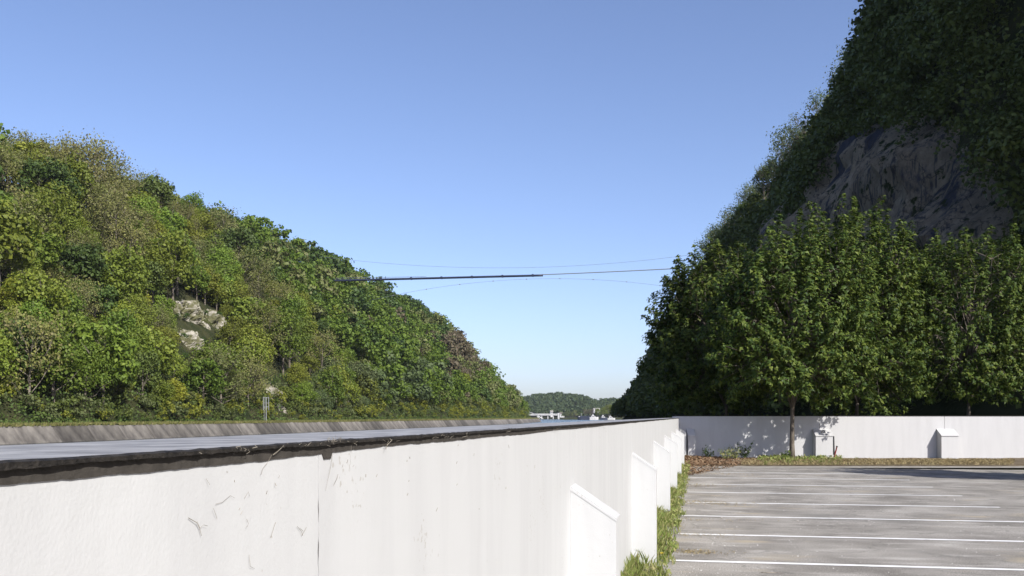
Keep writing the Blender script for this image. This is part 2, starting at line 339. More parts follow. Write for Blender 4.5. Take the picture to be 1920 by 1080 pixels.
for j in range(ny + 1):
    for i in range(nx + 1):
        u, v = i / nx, j / ny
        x = (a[0] * (1 - u) + b[0] * u) * (1 - v) + (d[0] * (1 - u) + c[0] * u) * v; y = (a[1] * (1 - u) + b[1] * u) * (1 - v) + (d[1] * (1 - u) + c[1] * u) * v
        V.append((x, y, 0.004 + 0.07 * min(1, v * 3) + 0.05 * mnoise.noise(Vector((x * 1.3, y * 1.3, 0))) * min(1, v * 3)))
tag(MB().add(V, [(j * (nx + 1) + i, j * (nx + 1) + i + 1, (j + 1) * (nx + 1) + i + 1, (j + 1) * (nx + 1) + i) for j in range(ny) for i in range(nx)]).build('verge', M['soil'], smooth=True), kind='structure')
pm = MB()
lr = random.Random(2)
for k in range(-3, 8):                                     # painted bay lines, one object each
    Y = 11.03 + 2.51 * k; x0 = -0.28 + lr.uniform(-0.05, 0.12)
    if Y > 28: x0 = 0.6
    n = 60; V = []
    for i in range(n + 1):
        x = x0 + (5.2 - x0) * i / n
        w = 0.06 * (1 + 0.12 * lr.uniform(-1, 1)) * (0.6 + 0.4 * min(1, i / 3))
        V += [(x, Y - w + lr.uniform(-.004, .004), 0.004), (x, Y + w + lr.uniform(-.004, .004), 0.004)]
    tag(MB().add(V, [(2 * i, 2 * i + 2, 2 * i + 3, 2 * i + 1) for i in range(n)]).build('bay_line', M['line']), kind='structure')
# quay strip on the water side of the wall
tag(MB().box(-6.0, -1.14, -60, 60, -2.5, -0.02).build('quay', M['quay']), kind='structure')

# ---------------------------------------------------------------- left hill, bank and revetment
def lerp(tab, y):
    ys = [t[0] for t in tab]; return float(np.interp(y, ys, [t[1] for t in tab]))
BANK = [(-200, -90), (380, -90), (460, -92), (540, -95.5), (600, -100), (640, -104), (800, -150), (1480, -330)]
LRX = [(0, -150), (398, -150), (440, -146), (525, -138), (565, -127), (600, -117), (635, -113), (700, -150), (1480, -345)]
LRH = [(0, 46), (150, 49), (220, 54), (257, 57), (347, 59), (398, 57), (440, 54), (485, 50), (525, 43), (560, 29), (590, 18), (612, 10), (632, 2.5), (660, 0.5), (1480, 0.3)]
def left_h(x, y):
    xf = lerp(BANK, y) - 6; xr = min(lerp(LRX, y), xf - 4); h = lerp(LRH, y)
    if x >= xf: return 0.42
    s = (xf - x) / (xf - xr)
    if s <= 1: z = h * (s ** 0.88)
    else: z = h + min(6, (s - 1) * 3) * min(1, h / 40)
    return 0.42 + z + (2.0 * mnoise.noise(Vector((x * 0.045, y * 0.045, 0))) + 4.5 * mnoise.noise(Vector((x * 0.02, y * 0.028, 5)))) * min(1, s * 2) * min(1, h / 20)
ys = np.concatenate([np.arange(-150, 670, 6.0), np.arange(670, 1490, 40.0)])
us = [0, 0.3, 1, 2.2, 4, 6] + list(6 + np.arange(1, 22) * 3.0) + [80, 100, 140, 220, 400]
V = []
for y in ys:
    xb = lerp(BANK, y)
    for u in us:
        x = xb - u; V.append((x, y, left_h(x, y) + (0.12 * mnoise.noise(Vector((x * .8, y * .5, 3))) if 0.2 < u < 6 else 0)))
nu = len(us)
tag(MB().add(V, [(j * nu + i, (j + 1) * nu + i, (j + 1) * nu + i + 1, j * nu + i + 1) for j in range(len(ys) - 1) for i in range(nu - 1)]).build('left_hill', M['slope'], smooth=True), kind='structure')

# revetment: sloping concrete slabs, one object per slab
nt = M['revet'].node_tree; oi_ = nt.nodes.new('ShaderNodeObjectInfo'); hs_ = nt.nodes.new('ShaderNodeHueSaturation'); mr_ = nt.nodes.new('ShaderNodeMapRange')
mr_.inputs['To Min'].default_value = 0.6; mr_.inputs['To Max'].default_value = 1.35; nt.links.new(oi_.outputs['Random'], mr_.inputs['Value']); nt.links.new(mr_.outputs[0], hs_.inputs['Value'])
p_ = nt.nodes['Principled BSDF']; nt.links.new(p_.inputs['Base Color'].links[0].from_socket, hs_.inputs['Color']); nt.links.new(hs_.outputs[0], p_.inputs['Base Color'])
rv = empty('revetment', (-90, 0, 0)); tag(rv, 'stained sloping concrete revetment along the far canal bank below the wooded hill', 'revetment')
rr = random.Random(4)
slabs = []
for q in range(5):
    m = MB(); n = 10; V = []
    for j in range(4):
        for i in range(n + 1):
            yy = -3.985 + 7.97 * i / n; u = j / 3
            V.append((2.0 * u + 0.03 * rr.uniform(-1, 1), yy, 0.30 - 2.7 * u + 0.05 * rr.uniform(-1, 1) * (1 if j in (1, 2) else .6)))
    m.add(V, [(j * (n + 1) + i, (j + 1) * (n + 1) + i, (j + 1) * (n + 1) + i + 1, j * (n + 1) + i + 1) for j in range(3) for i in range(n)])
    V2 = [(v[0] - 0.35, v[1], v[2] - 0.3) for v in V]
    k0 = 4 * (n + 1)
    edge = [i for i in range(n + 1)] + [j * (n + 1) + n for j in range(1, 4)] + [3 * (n + 1) + i for i in range(n - 1, -1, -1)] + [j * (n + 1) for j in range(2, 0, -1)]
    m2 = MB(); m2.add(V + V2, [(j * (n + 1) + i, (j + 1) * (n + 1) + i, (j + 1) * (n + 1) + i + 1, j * (n + 1) + i + 1) for j in range(3) for i in range(n)] + [(edge[i], edge[(i + 1) % len(edge)], edge[(i + 1) % len(edge)] + k0, edge[i] + k0) for i in range(len(edge))])
    slabs.append(m2.mesh('concrete_slab', M['revet']))
y = 40
while y < 650:
    xb = lerp(BANK, y); ang = math.atan2(lerp(BANK, y + 4) - lerp(BANK, y - 4), 8)
    o = inst('concrete_slab', slabs[rr.randrange(5)], (xb + 90 + rr.uniform(-.05, .05), y, rr.uniform(-.07, .05)), -ang, 1.0, rv); y += 8.0

# ---------------------------------------------------------------- right hill with the cliff
RF = [(-90, 120), (-40, 88), (0, 56), (40, 27), (80, 10), (120, 1), (200, -9), (300, -21), (380, -30), (420, -34), (470, -36)]
RH = [(-90, 0), (-60, 20), (-20, 85), (20, 125), (60, 130), (80, 118), (110, 90), (140, 71), (165, 63), (200, 58), (260, 54), (320, 48), (350, 40), (375, 27), (400, 12), (418, 5), (435, 1), (470, 0)]  # near ridge, out of view, raised to keep the visible hillside in shade
RW = [(-90, 40), (100, 40), (200, 38), (260, 32), (320, 28), (400, 17), (470, 12)]
def right_h(x, y):
    xf = lerp(RF, y); h = lerp(RH, y); w = lerp(RW, y)
    if x <= xf: return -0.05
    s = (x - xf) / w
    if s < 1: z = h * (0.5 * s + 0.5 * (s * s * (3 - 2 * s)))
    else: z = h + (s - 1) * 10 * min(1, h / 40)
    return -0.05 + z + 2.4 * mnoise.noise(Vector((x * 0.05, y * 0.05, 7))) * min(1, s * 2.5) * min(1, h / 25)
def right_x(s, y): return lerp(RF, y) + s * lerp(RW, y)
def poly_in(px, py, P):
    r = False; j = len(P) - 1
    for i in range(len(P)):
        if (P[i][1] > py) != (P[j][1] > py) and px < (P[j][0] - P[i][0]) * (py - P[i][1]) / (P[j][1] - P[i][1]) + P[i][0]: r = not r
        j = i
    return r
CLIFF = [(1425, 452), (1455, 420), (1488, 388), (1520, 362), (1545, 345), (1562, 290), (1592, 250), (1640, 225), (1720, 205), (1800, 215), (1870, 270), (1900, 360), (1910, 520), (1425, 520)]
ys = np.concatenate([np.arange(-90, 60, 6.0), np.arange(60, 250, 1.6), np.arange(250, 471, 4.0)]); ss = [-9, -0.02] + list(np.arange(0.0, 1.0, 0.02)) + [1.0, 1.1, 1.3, 1.8, 3, 6]
V = []; rock = []
for y in ys:
    xb = min(-6.0, lerp(RF, y) - 6)
    for s in ss:
        x = xb if s == -9 else right_x(s, y)
        z = right_h(x, y)
        px, py, dd = proj(x, y, z) if y > 40 else (0, 0, 1)
        k = 1.0 if (60 < y < 260 and 0 < s <= 1 and poly_in(px, py, CLIFF)) else 0.0
        V.append((x, y, z))
        rock.append(k)
nu = len(ss)
Fq = [(j * nu + i, j * nu + i + 1, (j + 1) * nu + i + 1, (j + 1) * nu + i) for j in range(len(ys) - 1) for i in range(nu - 1)]
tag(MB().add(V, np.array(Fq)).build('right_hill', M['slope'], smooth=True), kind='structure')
# bare rock face standing proud of the slope
cy = np.arange(58, 226, 1.1); cs = np.arange(0.03, 1.0, 0.014); K = np.zeros((len(cy), len(cs)))
for a_ in range(len(cy)):
    for b_ in range(len(cs)):
        x = right_x(cs[b_], cy[a_]); z = right_h(x, cy[a_]); px, py, dd = proj(x, cy[a_], z)
        K[a_, b_] = 1.0 if poly_in(px, py, CLIFF) else 0.0
K[:2] = K[-2:] = 0; K[:, :2] = K[:, -2:] = 0
for _ in range(2):
    K = (K + np.roll(K, 1, 0) + np.roll(K, -1, 0) + np.roll(K, 1, 1) + np.roll(K, -1, 1)) / 5
V = []
for a_ in range(len(cy)):
    for b_ in range(len(cs)):
        y = cy[a_]; x = right_x(cs[b_], y); z = right_h(x, y)
        q = mnoise.fractal(Vector((y * .11, z * .05, 3)), 0.7, 2.1, 8); rb = abs(mnoise.noise(Vector((y * .2 + z * .04, z * .025, 4))))
        st = 0.5 * math.sin(z * .9 + 2.5 * mnoise.noise(Vector((y * .05, z * .05, 1))))
        V.append((x + 4.0 - K[a_, b_] * (6.6 + 3.4 * q - 2.2 * rb + st), y, z))
nb_ = len(cs)
tag(MB().add(V, [(a_ * nb_ + b_, a_ * nb_ + b_ + 1, (a_ + 1) * nb_ + b_ + 1, (a_ + 1) * nb_ + b_) for a_ in range(len(cy) - 1) for b_ in range(nb_ - 1) if K[a_, b_] > .08]).build('rock_face', M['cliff']), 'bare grey and tan rock face showing in the dark right hillside', 'cliff')
# quay face / bank edge under the right hill
V = []
for y in ys:
    xb = min(-6.0, lerp(RF, y) - 6); V += [(xb, y, -0.05), (xb - 1.2, y, -2.4)]
tag(MB().add(V, [(2 * j, 2 * j + 2, 2 * j + 3, 2 * j + 1) for j in range(len(ys) - 1)]).build('right_bank', M['quay']), kind='structure')

# ---------------------------------------------------------------- far shore and far hill
FT = 1600.0
def far_h(px, dep):
    top = np.interp(px, [700, 930, 985, 1005, 1050, 1085, 1118, 1140, 1165, 1250, 1500], [30, 26, 34, 39, 42, 38, 29, 31, 31, 34, 38]) / F * FT - 5.5
    return float(0.3 + top * max(0, min(1, (dep - 1330) / 250)) ** 1.2)
V = []; pxs = list(range(700, 1501, 12)); deps = [1150, 1152, 1200, 1260, 1330] + list(range(1350, 1601, 25)) + [1700, 2200]
for dp in deps:
    for px in pxs:
        z = far_h(px, dp)
        if px < 1052 and dp < 1330: z = -2.5
        elif dp < 1151: z = -2.5
        x, y = W(px, dp); V.append((x, y, z))
n = len(pxs)
tag(MB().add(V, [(j * n + i, j * n + i + 1, (j + 1) * n + i + 1, (j + 1) * n + i) for j in range(len(deps) - 1) for i in range(n - 1)]).build('far_hill', M['slope'], smooth=True), kind='structure')

# ================================================================== THE WALLS
H1 = 1.545
lw = empty('long_parking_wall', (WX, 15, 0)); tag(lw, 'long white painted wall with sloped buttresses running along the left of the parking', 'wall')
def gap(z): return 0.0052 * max(0.15, 0.55 + 1.6 * mnoise.noise(Vector((z * 14, 3, 3)))) * (0.45 if z > 1.47 else 1)
def wob(z, s): return 0.004 * mnoise.noise(Vector((z * 9, s, 0))) + 0.0022 * mnoise.noise(Vector((z * 55, s, 4)))
seams = [-6.0, 1.785] + [5.67 + 5.2 * k for k in range(6)] + [36.42]
for i in range(len(seams) - 1):
    y0, y1 = seams[i], seams[i + 1]
    zs = np.linspace(0.0, H1, 260 if i < 2 else 8)
    g = 0.0024 if i < 2 else 0.003
    pts = [(-1.10 - WX, y0 + g + (wob(z, i) if i == 1 else (wob(z, 1) if i == 0 and False else 0)) - 15, z) for z in zs]
    if i == 1: pts = [(0, 1.785 + gap(z) + wob(z, 1) - 15, z) for z in zs]
    else: pts = [(0, y0 + g - 15, z) for z in zs]
    if i == 0: pts2 = [(0, 1.785 - gap(z) + wob(z, 1) - 15, z) for z in zs[::-1]]
    else: pts2 = [(0, y1 - (g if i < len(seams) - 2 else 0) - 15, z) for z in zs[::-1]]
    MB().prism(pts + pts2, (-0.37, 0, 0)).build('wall_panel', M['paint'], lw)
MB().box(-0.355, -0.0012, -20.9, 21.35, 0.0, H1 - 0.01).build('wall_core', M['crack'], lw)
# sloped buttresses
def buttress(parent, w=0.24, p=0.26, zt=1.20, zf=1.03, m=None):
    b = MB(); e = 0.012
    prof = [(0, 0), (p, 0), (p, zf - e), (p - e * .8, zf + e * .4), (0, zt)]
    return b.prism([(x, -w / 2, z) for x, z in prof], (0, w, 0)).mesh('buttress', m or M['paint'])
bm_ = buttress(lw)
capm = MB().prism([(-0.001, -0.1225, 1.180), (0.2625, -0.1225, 1.006), (0.2625, -0.1225, 1.0235), (-0.001, -0.1225, 1.2035)], (0, 0.245, 0)).mesh('buttress_cap', M['paint'])
for k in range(-1, 6):
    Y = 5.67 + 5.2 * k
    o = inst('buttress', bm_, (0.0005, Y - 15, 0), 0, (1, 1, 1.0), lw); inst('buttress_cap', capm, (0, 0, 0), 0, 1, o)
inst('buttress', bm_, (0.0005, 36.1 - 15, 0), 0, (1, 1, 1.0), lw)
# dark brown strip below the coping with a ragged lower edge
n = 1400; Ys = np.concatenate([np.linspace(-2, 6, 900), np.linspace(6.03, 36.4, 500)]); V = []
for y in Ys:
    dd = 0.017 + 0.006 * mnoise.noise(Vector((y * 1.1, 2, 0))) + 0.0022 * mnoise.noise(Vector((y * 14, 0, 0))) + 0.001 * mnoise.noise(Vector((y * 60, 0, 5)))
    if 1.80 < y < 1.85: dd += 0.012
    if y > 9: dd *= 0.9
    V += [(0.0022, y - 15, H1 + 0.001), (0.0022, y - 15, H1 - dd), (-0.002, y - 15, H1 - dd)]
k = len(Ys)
MB().add(V, [(3 * i, 3 * i + 1, 3 * i + 4, 3 * i + 3) for i in range(k - 1)] + [(3 * i + 1, 3 * i + 2, 3 * i + 5, 3 * i + 4) for i in range(k - 1)]).build('dark_strip', M['bare'], lw)
# coping felt with a torn black edge
V = []
for y in Ys:
    o = 0.011 + 0.0022 * mnoise.noise(Vector((y * 3, 1, 0))) + 0.0026 * mnoise.noise(Vector((y * 28, 1, 3))) + 0.0016 * mnoise.noise(Vector((y * 110, 1, 8)))
    t = 0.0075 + 0.0022 * mnoise.noise(Vector((y * 6, 9, 0))) + 0.0022 * mnoise.noise(Vector((y * 45, 9, 0)))
    up = 0.0012 * mnoise.noise(Vector((y * 5, 5, 0))) + 0.0012 * mnoise.noise(Vector((y * 30, 5, 0)))
    V += [(-0.39, y - 15, H1 + 0.008), (-0.16, y - 15, H1 + 0.0085 + up * .4), (o - 0.006, y - 15, H1 + 0.0085 + up), (o, y - 15, H1 + 0.006 + up), (o - 0.001, y - 15, H1 + 0.0075 - t), (-0.002, y - 15, H1 + 0.0015), (-0.39, y - 15, H1 + 0.001)]
m = MB(); m.v.append(np.array(V)); m.n = len(V)
top = []; edge = []
for i in range(k - 1):
    for j in range(6):
        (top if j < 2 else edge).append((7 * i + j, 7 * i + j + 1, 7 * (i + 1) + j + 1, 7 * (i + 1) + j))
m.f.append((np.array(top), 0)); m.f.append((np.array(edge), 1))
m.add([V[7 * (k - 1) + j] for j in range(7)], [tuple(range(7))], 1)
m.build('coping', [M['felt'], M['bitumen']], lw)

# cross wall at the end of the parking
fw = empty('cross_wall', (fx0, fy0, 0), YAW); tag(fw, 'white painted cross wall at the far end of the parking, partly in dappled tree shade', 'wall')
H2 = 1.61
def lx(px): return (px - 1270) / F * FW           # local x along the cross wall
sm = [lx(1262), lx(1536.5), lx(1771), lx(2005), lx(2400)]
for i in range(4):
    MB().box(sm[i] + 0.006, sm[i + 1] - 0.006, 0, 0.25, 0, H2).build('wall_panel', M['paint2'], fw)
MB().box(sm[0] + .05, sm[-1] - .05, 0.02, 0.23, 0, H2 - 0.01).build('wall_core', M['crack'], fw)
MB().box(sm[0], sm[-1], -0.012, 0.27, H2 + 0.001, H2 + 0.022).build('coping', M['bitumen'], fw)
def far_buttress(px, w=0.62, p=0.42, zt=1.13, zf=0.90):
    b = MB(); prof = [(0.001, 0), (-p, 0), (-p * 0.97, zf), (0.001, zt)]
    o = b.prism([(lx(px) - w / 2, y, z) for y, z in prof], (w, 0, 0)).build('buttress', M['paint2'], fw)
    MB().prism([(lx(px) - w / 2 - .012, y, z) for y, z in [(-p - .012, zf - .015), (-p - .012, zf + .012), (-0.002, zt + .022), (-0.002, zt - .01)]], (w + .024, 0, 0)).build('buttress_cap', M['paint2'], o)
    return o
far_buttress(1294, .26, .3)
ob = far_buttress(1539)
far_buttress(1772); far_buttress(2005)
# small hooped mark with a water run on the visible buttress top
a_ = np.linspace(0, math.pi, 12)
MB().tube([(lx(1539) + 0.07 * math.cos(t), -0.30 - 0.0 * t, 0.955 + 0.11 * math.sin(t) + 0.02) for t in a_], [0.014] * 12, 6).build('lifting_hoop', M['concrete'], ob)

# black board and red stake beside the buttress
x, y = W(1561, 35.75)
bb = MB().prism([(-0.07, -0.03, 0.22), (0.075, -0.03, 0.20), (0.055, -0.03, 0.885), (-0.085, -0.03, 0.89)], (0, 0.05, 0)).build('black_board', M['black']); bb.location = (x, y, 0); bb.rotation_euler.z = YAW
tag(bb, 'narrow black board propped upright against the white cross wall by the buttress', 'board')
MB().box(-0.03, 0.02, -0.02, 0.02, 0.0, 0.25).build('foot', M['steel'], bb)
x, y = W(1563, 35.1)
rs = MB().tube([(0, 0, -0.05), (0.05, 0, 0.25), (0.125, 0.02, 0.52)], [0.028, 0.027, 0.025], 8).build('red_stake', M['red']); rs.location = (x, y, 0); rs.rotation_euler.z = YAW
tag(rs, 'short faded red stake leaning in the weeds beside the buttress', 'stake')
MB().tube([(0.12, 0.02, 0.505), (0.132, 0.022, 0.545)], [0.032, 0.03], 8).build('cap', M['black'], rs)

# ================================================================== NEAR MAPLES
LEAF = np.array([(0, -0.12), (0.44, -0.26), (0.48, 0.14), (0.20, 0.36), (0, 1.0), (-0.20, 0.36), (-0.48, 0.14), (-0.44, -0.26)])
def leaves_mesh(m, C, N, T, S, rng, mi=0):
    """maple-like leaf outlines: ten-cornered, cupped, drooping along T"""
    n = len(C); N = unit(N); T = unit(T - N * (T * N).sum(1, keepdims=True)); B = np.cross(N, T)
    L = LEAF.shape[0]; u = LEAF[:, 0][None, :, None]; v = LEAF[:, 1][None, :, None]
    S = S[:, None, None]; cup = (-0.35 * np.abs(LEAF[:, 0]) - 0.18 * LEAF[:, 1] ** 2)[None, :, None]
    V = C[:, None, :] + S * (u * B[:, None, :] + v * T[:, None, :] + cup * N[:, None, :])
    m.add(V.reshape(-1, 3), np.arange(n * L).reshape(n, L), mi)
def maple(name, loc, seed, H, cz, rx, ry, rzu, rzd, nshoot, trunk_r, lean, label, group, base_z=0.0, spires=14, cx=0.0, side=0):
    rng = np.random.default_rng(seed); root = empty(name, loc); tag(root, label, 'tree', group)
    tm = MB(); tz = cz + rzu * 0.55
    tp = [np.array([lean[0] * t ** 1.3 + 0.05 * math.sin(5 * t + seed), lean[1] * t + 0.04 * math.cos(4 * t), base_z + (tz - base_z) * t]) for t in np.linspace(0, 1, 12)]
    tr = [trunk_r * .78 * (1.35 if i == 0 else 1.05 if i == 1 else 1) * (1 - 0.82 * i / 11) for i in range(12)]
    tm.tube(tp, tr, 9); tm.build('trunk', M['bark'], root, True)
    bmesh_ = MB(); ctr = np.array([lean[0] * 0.6 + cx, lean[1] * 0.6, cz])
    tips = []
    for k in range(26):                                           # main limbs
        a = k * 2.399 + seed; t0 = 0.28 + 0.62 * (k / 26); i0 = int(t0 * 11); p0 = tp[i0]
        el = rng.uniform(0.1, 0.9) + 0.5 * (t0 - .3)
        dv = np.array([math.cos(a) * math.cos(el), math.sin(a) * math.cos(el), math.sin(el)])
        tgt = ctr + dv * np.array([rx, ry, rzu]) * rng.uniform(0.6, 0.85)
        if tgt[2] < p0[2] + 0.3: tgt[2] = p0[2] + rng.uniform(0.1, 0.6)
        pts = [p0 + (tgt - p0) * t + np.array([0, 0, 0.5 * math.sin(math.pi * t)]) * 0.5 + rng.normal(size=3) * 0.06 * (t > 0) for t in np.linspace(0, 1, 7)]
        r0 = trunk_r * 0.42 * (1 - 0.6 * t0)
        bmesh_.tube(pts, [r0 * (1 - 0.85 * t) + 0.005 for t in np.linspace(0, 1, 7)], 5); tips += pts[2:]
    tips = np.array(tips)
    D = rand_dirs(rng, nshoot); C = []; 
    Cs, Ns, Ts, Ss = [], [], [], []
    lobes = rand_dirs(rng, 26); la = rng.uniform(-0.22, 0.20, 26)
    for k in range(nshoot):
        d = D[k]
        sp = k < spires
        if sp:
            d = unit(np.array([rng.uniform(-0.85, 0.85), rng.uniform(-0.8, 0.8), 1.0]))
        sd = spires <= k < spires + side
        if sd: d = unit(np.array([-1.0, rng.uniform(-.7, .4), rng.uniform(-.55, .9)]))
        lob = 1 + float((la * np.exp(7 * (lobes @ d - 1))).sum())
        rr_ = (rng.uniform(0.30, 1.0) ** 0.42) * lob
        if sp: rr_ = 0.86 * lob
        rad = np.array([rx, ry, rzu if d[2] > 0 else rzd])
        p = ctr + d * rad * rr_ * 0.93
        p[:2] = ctr[:2] + d[:2] / max(.3, math.hypot(d[0], d[1])) ** (.6 if d[2] < 0 else .45) * rad[:2] * rr_ * .93
        dirv = unit(d * np.array([1, 1, 0.5]) * 0.75 + np.array([0, 0, 0.65 if d[2] > -0.3 else 0.1]) + rng.normal(size=3) * 0.28)
        L = rng.uniform(0.55, 1.05)
        if sp: dirv = unit(np.array([d[0] * .22, d[1] * .22, 1]) + rng.normal(size=3) * .06); L = rng.uniform(1.2, 2.1)
        elif sd: dirv = unit(d * .8 + np.array([0, 0, .6]) + rng.normal(size=3) * .12); L = rng.uniform(1.1, 1.9)
        elif abs(d[2]) < 0.5 and rr_ > 0.85: L *= 1.45
        base = p - dirv * L * 0.45
        q = tips[np.argmin(((tips - base) ** 2).sum(1))]
        bmesh_.tube([q, (q + base) / 2 + rng.normal(size=3) * .05, base, base + dirv * L], [0.014, 0.011, 0.009, 0.004], 3, cap=False)
        nl = int((50 if not sp else 52) * L)
        t = rng.random(nl) ** 0.8
        ax = base + dirv * L * (t[:, None] * 1.05)
        off = unit(np.cross(np.tile(dirv, (nl, 1)), rand_dirs(rng, nl)))
        wid = (0.28 if not sp else 0.20) * (1.1 - 0.75 * t)[:, None]
        c = ax + off * wid * rng.uniform(0.35, 1.0, (nl, 1))
        out = unit(c - ctr)
        nn = unit(np.array([0, 0, 0.75]) + out * 0.55 + off * 0.35 + rng.normal(size=(nl, 3)) * 0.42)
        tt = off * 0.8 + np.array([0, 0, -0.55]) + rng.normal(size=(nl, 3)) * .2
        Cs.append(c); Ns.append(nn); Ts.append(tt); Ss.append(rng.uniform(0.085, 0.16, nl))
    bmesh_.build('branches', M['bark'], root, True)
    lm = MB(); leaves_mesh(lm, np.vstack(Cs), np.vstack(Ns), np.vstack(Ts), np.concatenate(Ss), rng)
    cr = lm.build('crown', M['maple'], root); return root
GN = 'leafy maples at the end of the parking'
x, y = W(1488, 34.9)
maple('maple_tree', (x, y, 0), 11, 9, 5.0, 3.1, 3.0, 3.2, 3.0, 700, 0.115, (-0.15, -0.1), 'leafy maple with slim pale trunk standing in front of the white cross wall', GN, 0.0, 16)
x, y = W(1366, 39.5)
maple('maple_tree', (x, y, 0), 23, 9, 5.0, 3.1, 2.7, 3.9, 3.7, 680, 0.10, (-0.3, 0), 'leafy maple behind the cross wall reaching out over the canal on the left', GN, 0.0, 14, -0.25, 18)
x, y = W(1606, 38.5)
maple('maple_tree', (x, y, 0), 37, 9, 5.4, 2.9, 2.6, 4.0, 3.5, 640, 0.11, (-0.05, 0), 'leafy maple with tall upright shoots behind the cross wall, right of the slim trunk', GN, 0.0, 16)
x, y = W(1815, 39.5)
maple('maple_tree', (x, y, 0), 43, 9, 5.2, 2.8, 2.6, 4.0, 3.5, 520, 0.11, (0.1, 0), 'leafy maple behind the cross wall farthest to the right', GN, 0.0, 12)
maple('maple_tree', (10.4, 26.0, 0), 51, 9, 3.5, 1.9, 1.9, 1.8, 1.6, 260, 0.08, (0.1, 0), 'small unseen maple added right of view to cast a shadow on the asphalt', GN, 0.0, 6)  # added beyond the right edge of view for its shadow on the ground

# ================================================================== HILL TREES
def crown_blobs(rng, R, Hc, zc, nb, per, smin, smax, flat=0.25):
    C, N, S = [], [], []
    for k in range(nb):
        d = unit(rng.normal(size=3)); d[2] = d[2] if d[2] > -.45 else -d[2]; r = rng.uniform(0.35, 1) ** 0.5
        c = np.array([0, 0, zc]) + d * np.array([R, R, Hc]) * r * 0.82
        br = R * rng.uniform(0.20, 0.40)
        n = rand_dirs(rng, per); n[:, 2] = n[:, 2] * 0.8 + flat; n = unit(n)
        p = c + n * br * rng.uniform(0.6, 1.15, (per, 1)) * np.array([1, 1, 0.85])
        C.append(p); N.append(unit(n * 0.9 + rng.normal(size=(per, 3)) * 0.5 + np.array([0, 0, 0.25]))); S.append(rng.uniform(smin, smax, per))
    return np.vstack(C), np.vstack(N), np.concatenate(S)
def limb_set(m, rng, H, R, nl, r0, mi, start=0.25):
    m.tube([(0, 0, -1.5), (0.1, 0, H * .3), (rng.uniform(-.4, .4), rng.uniform(-.4, .4), H * .62), (rng.uniform(-.6, .6), rng.uniform(-.6, .6), H * .88)], [r0, r0 * .8, r0 * .5, r0 * .15], 6, mi)
    ends = []
    for k in range(nl):
        a = k * 2.4 + rng.uniform(-.3, .3); t = start + (0.85 - start) * k / nl; p0 = np.array([0, 0, H * t])
        e = np.array([math.cos(a) * R * rng.uniform(.55, .95) * (1.1 - .5 * t), math.sin(a) * R * rng.uniform(.55, .95) * (1.1 - .5 * t), H * min(1.0, t + rng.uniform(.12, .35))])
        mid = (p0 + e) / 2 + np.array([0, 0, -0.25]) + rng.normal(size=3) * .2
        m.tube([p0, mid, e], [r0 * .45 * (1 - .5 * t), r0 * .25, r0 * .08], 4, mi, False); ends.append(e)
        for q in range(4):
            e2 = e + (rand_dirs(rng, 1)[0] * np.array([1, 1, .6]) + np.array([0, 0, .55])) * R * rng.uniform(.18, .42); s0 = mid + (e - mid) * rng.uniform(.1, .9)
            m.tube([s0, e2], [r0 * .14, r0 * .045], 3, mi, False); ends.append(e2)
    return np.array(ends)
def dense_tree(seed, R, H, leafm, nb=52, per=54, s=(0.15, 0.31)):
    rng = np.random.default_rng(seed); m = MB(); limb_set(m, rng, H * .85, R * .8, 7, 0.22, 1)
    C, N, S = crown_blobs(rng, R, H * 0.50, H * 0.48, nb, per, *s)
    V, Fq = diamonds(C, N, S, rng); m.add(V, Fq, 0); return m.mesh('tree', [leafm, M['twigbark']])
def thin_tree(seed, R, H, leafm, per=34, s=(0.12, 0.24), nl=13, spread=.55):
    rng = np.random.default_rng(seed); m = MB(); E = limb_set(m, rng, H, R, nl, 0.2, 1)
    n = len(E) * per; i = np.repeat(np.arange(len(E)), per)
    C = E[i] + rng.normal(size=(n, 3)) * spread * R * .3; N = unit(rng.normal(size=(n, 3)) + np.array([.1, -.1, .5])); S = rng.uniform(*s, n)
    V, Fq = diamonds(C, N, S, rng, .6); m.add(V, Fq, 0); return m.mesh('tree', [leafm, M['twigbark']])
PT = {
    'green': [dense_tree(100 + i, 4.2, 9.5 + i, M['green'], 52, (60, 90, 40, 54)[i], ((.14, .28), (.10, .2), (.2, .38), (.15, .3))[i]) for i in range(4)],
    'deep': [dense_tree(120 + i, 4.0, 10 + i, M['deep']) for i in range(3)],
    'olive': [thin_tree(140 + i, 4.2, 10.0, M['olive']) for i in range(4)],
    'lime': [dense_tree(160 + i, 3.6, 8, M['lime'], 40, 46) for i in range(2)],
    'sage': [dense_tree(170 + i, 4.6, 9, M['sage'], 50, 66, (0.12, 0.24)) for i in range(3)],
    'brown': [thin_tree(180 + i, 3.8, 9.5, M['brown'], 18) for i in range(2)],
}
LBL = {
    'green': ('fresh green leafy tree among the mixed wood on the left hillside', 'fresh green trees on the left hillside'),
    'deep': ('dense dark green tree among the mixed wood on the left hillside', 'dark green trees on the left hillside'),
    'olive': ('thinly leaved olive brown tree with pale branches high on the left hillside', 'olive brown trees on the left hillside'),
    'lime': ('bright yellow green small tree standing out on the left hillside', 'yellow green trees on the left hillside'),
    'sage': ('grey green feathery tree on the lower left hillside near the canal bank', 'grey green trees above the canal bank'),
    'brown': ('brownish tree with barely opened buds on the left hillside', 'brown budding trees on the left hillside'),
}
rock_zones = [[(312, 568), (395, 562), (425, 600), (415, 618), (330, 605)], [(330, 635), (395, 620), (400, 665), (335, 672)], [(496, 708), (524, 705), (528, 772), (488, 772)], [(486, 505), (502, 505), (504, 550), (490, 550)]]
hr = random.Random(77); pts = []; scrub = []
yy = 60.0
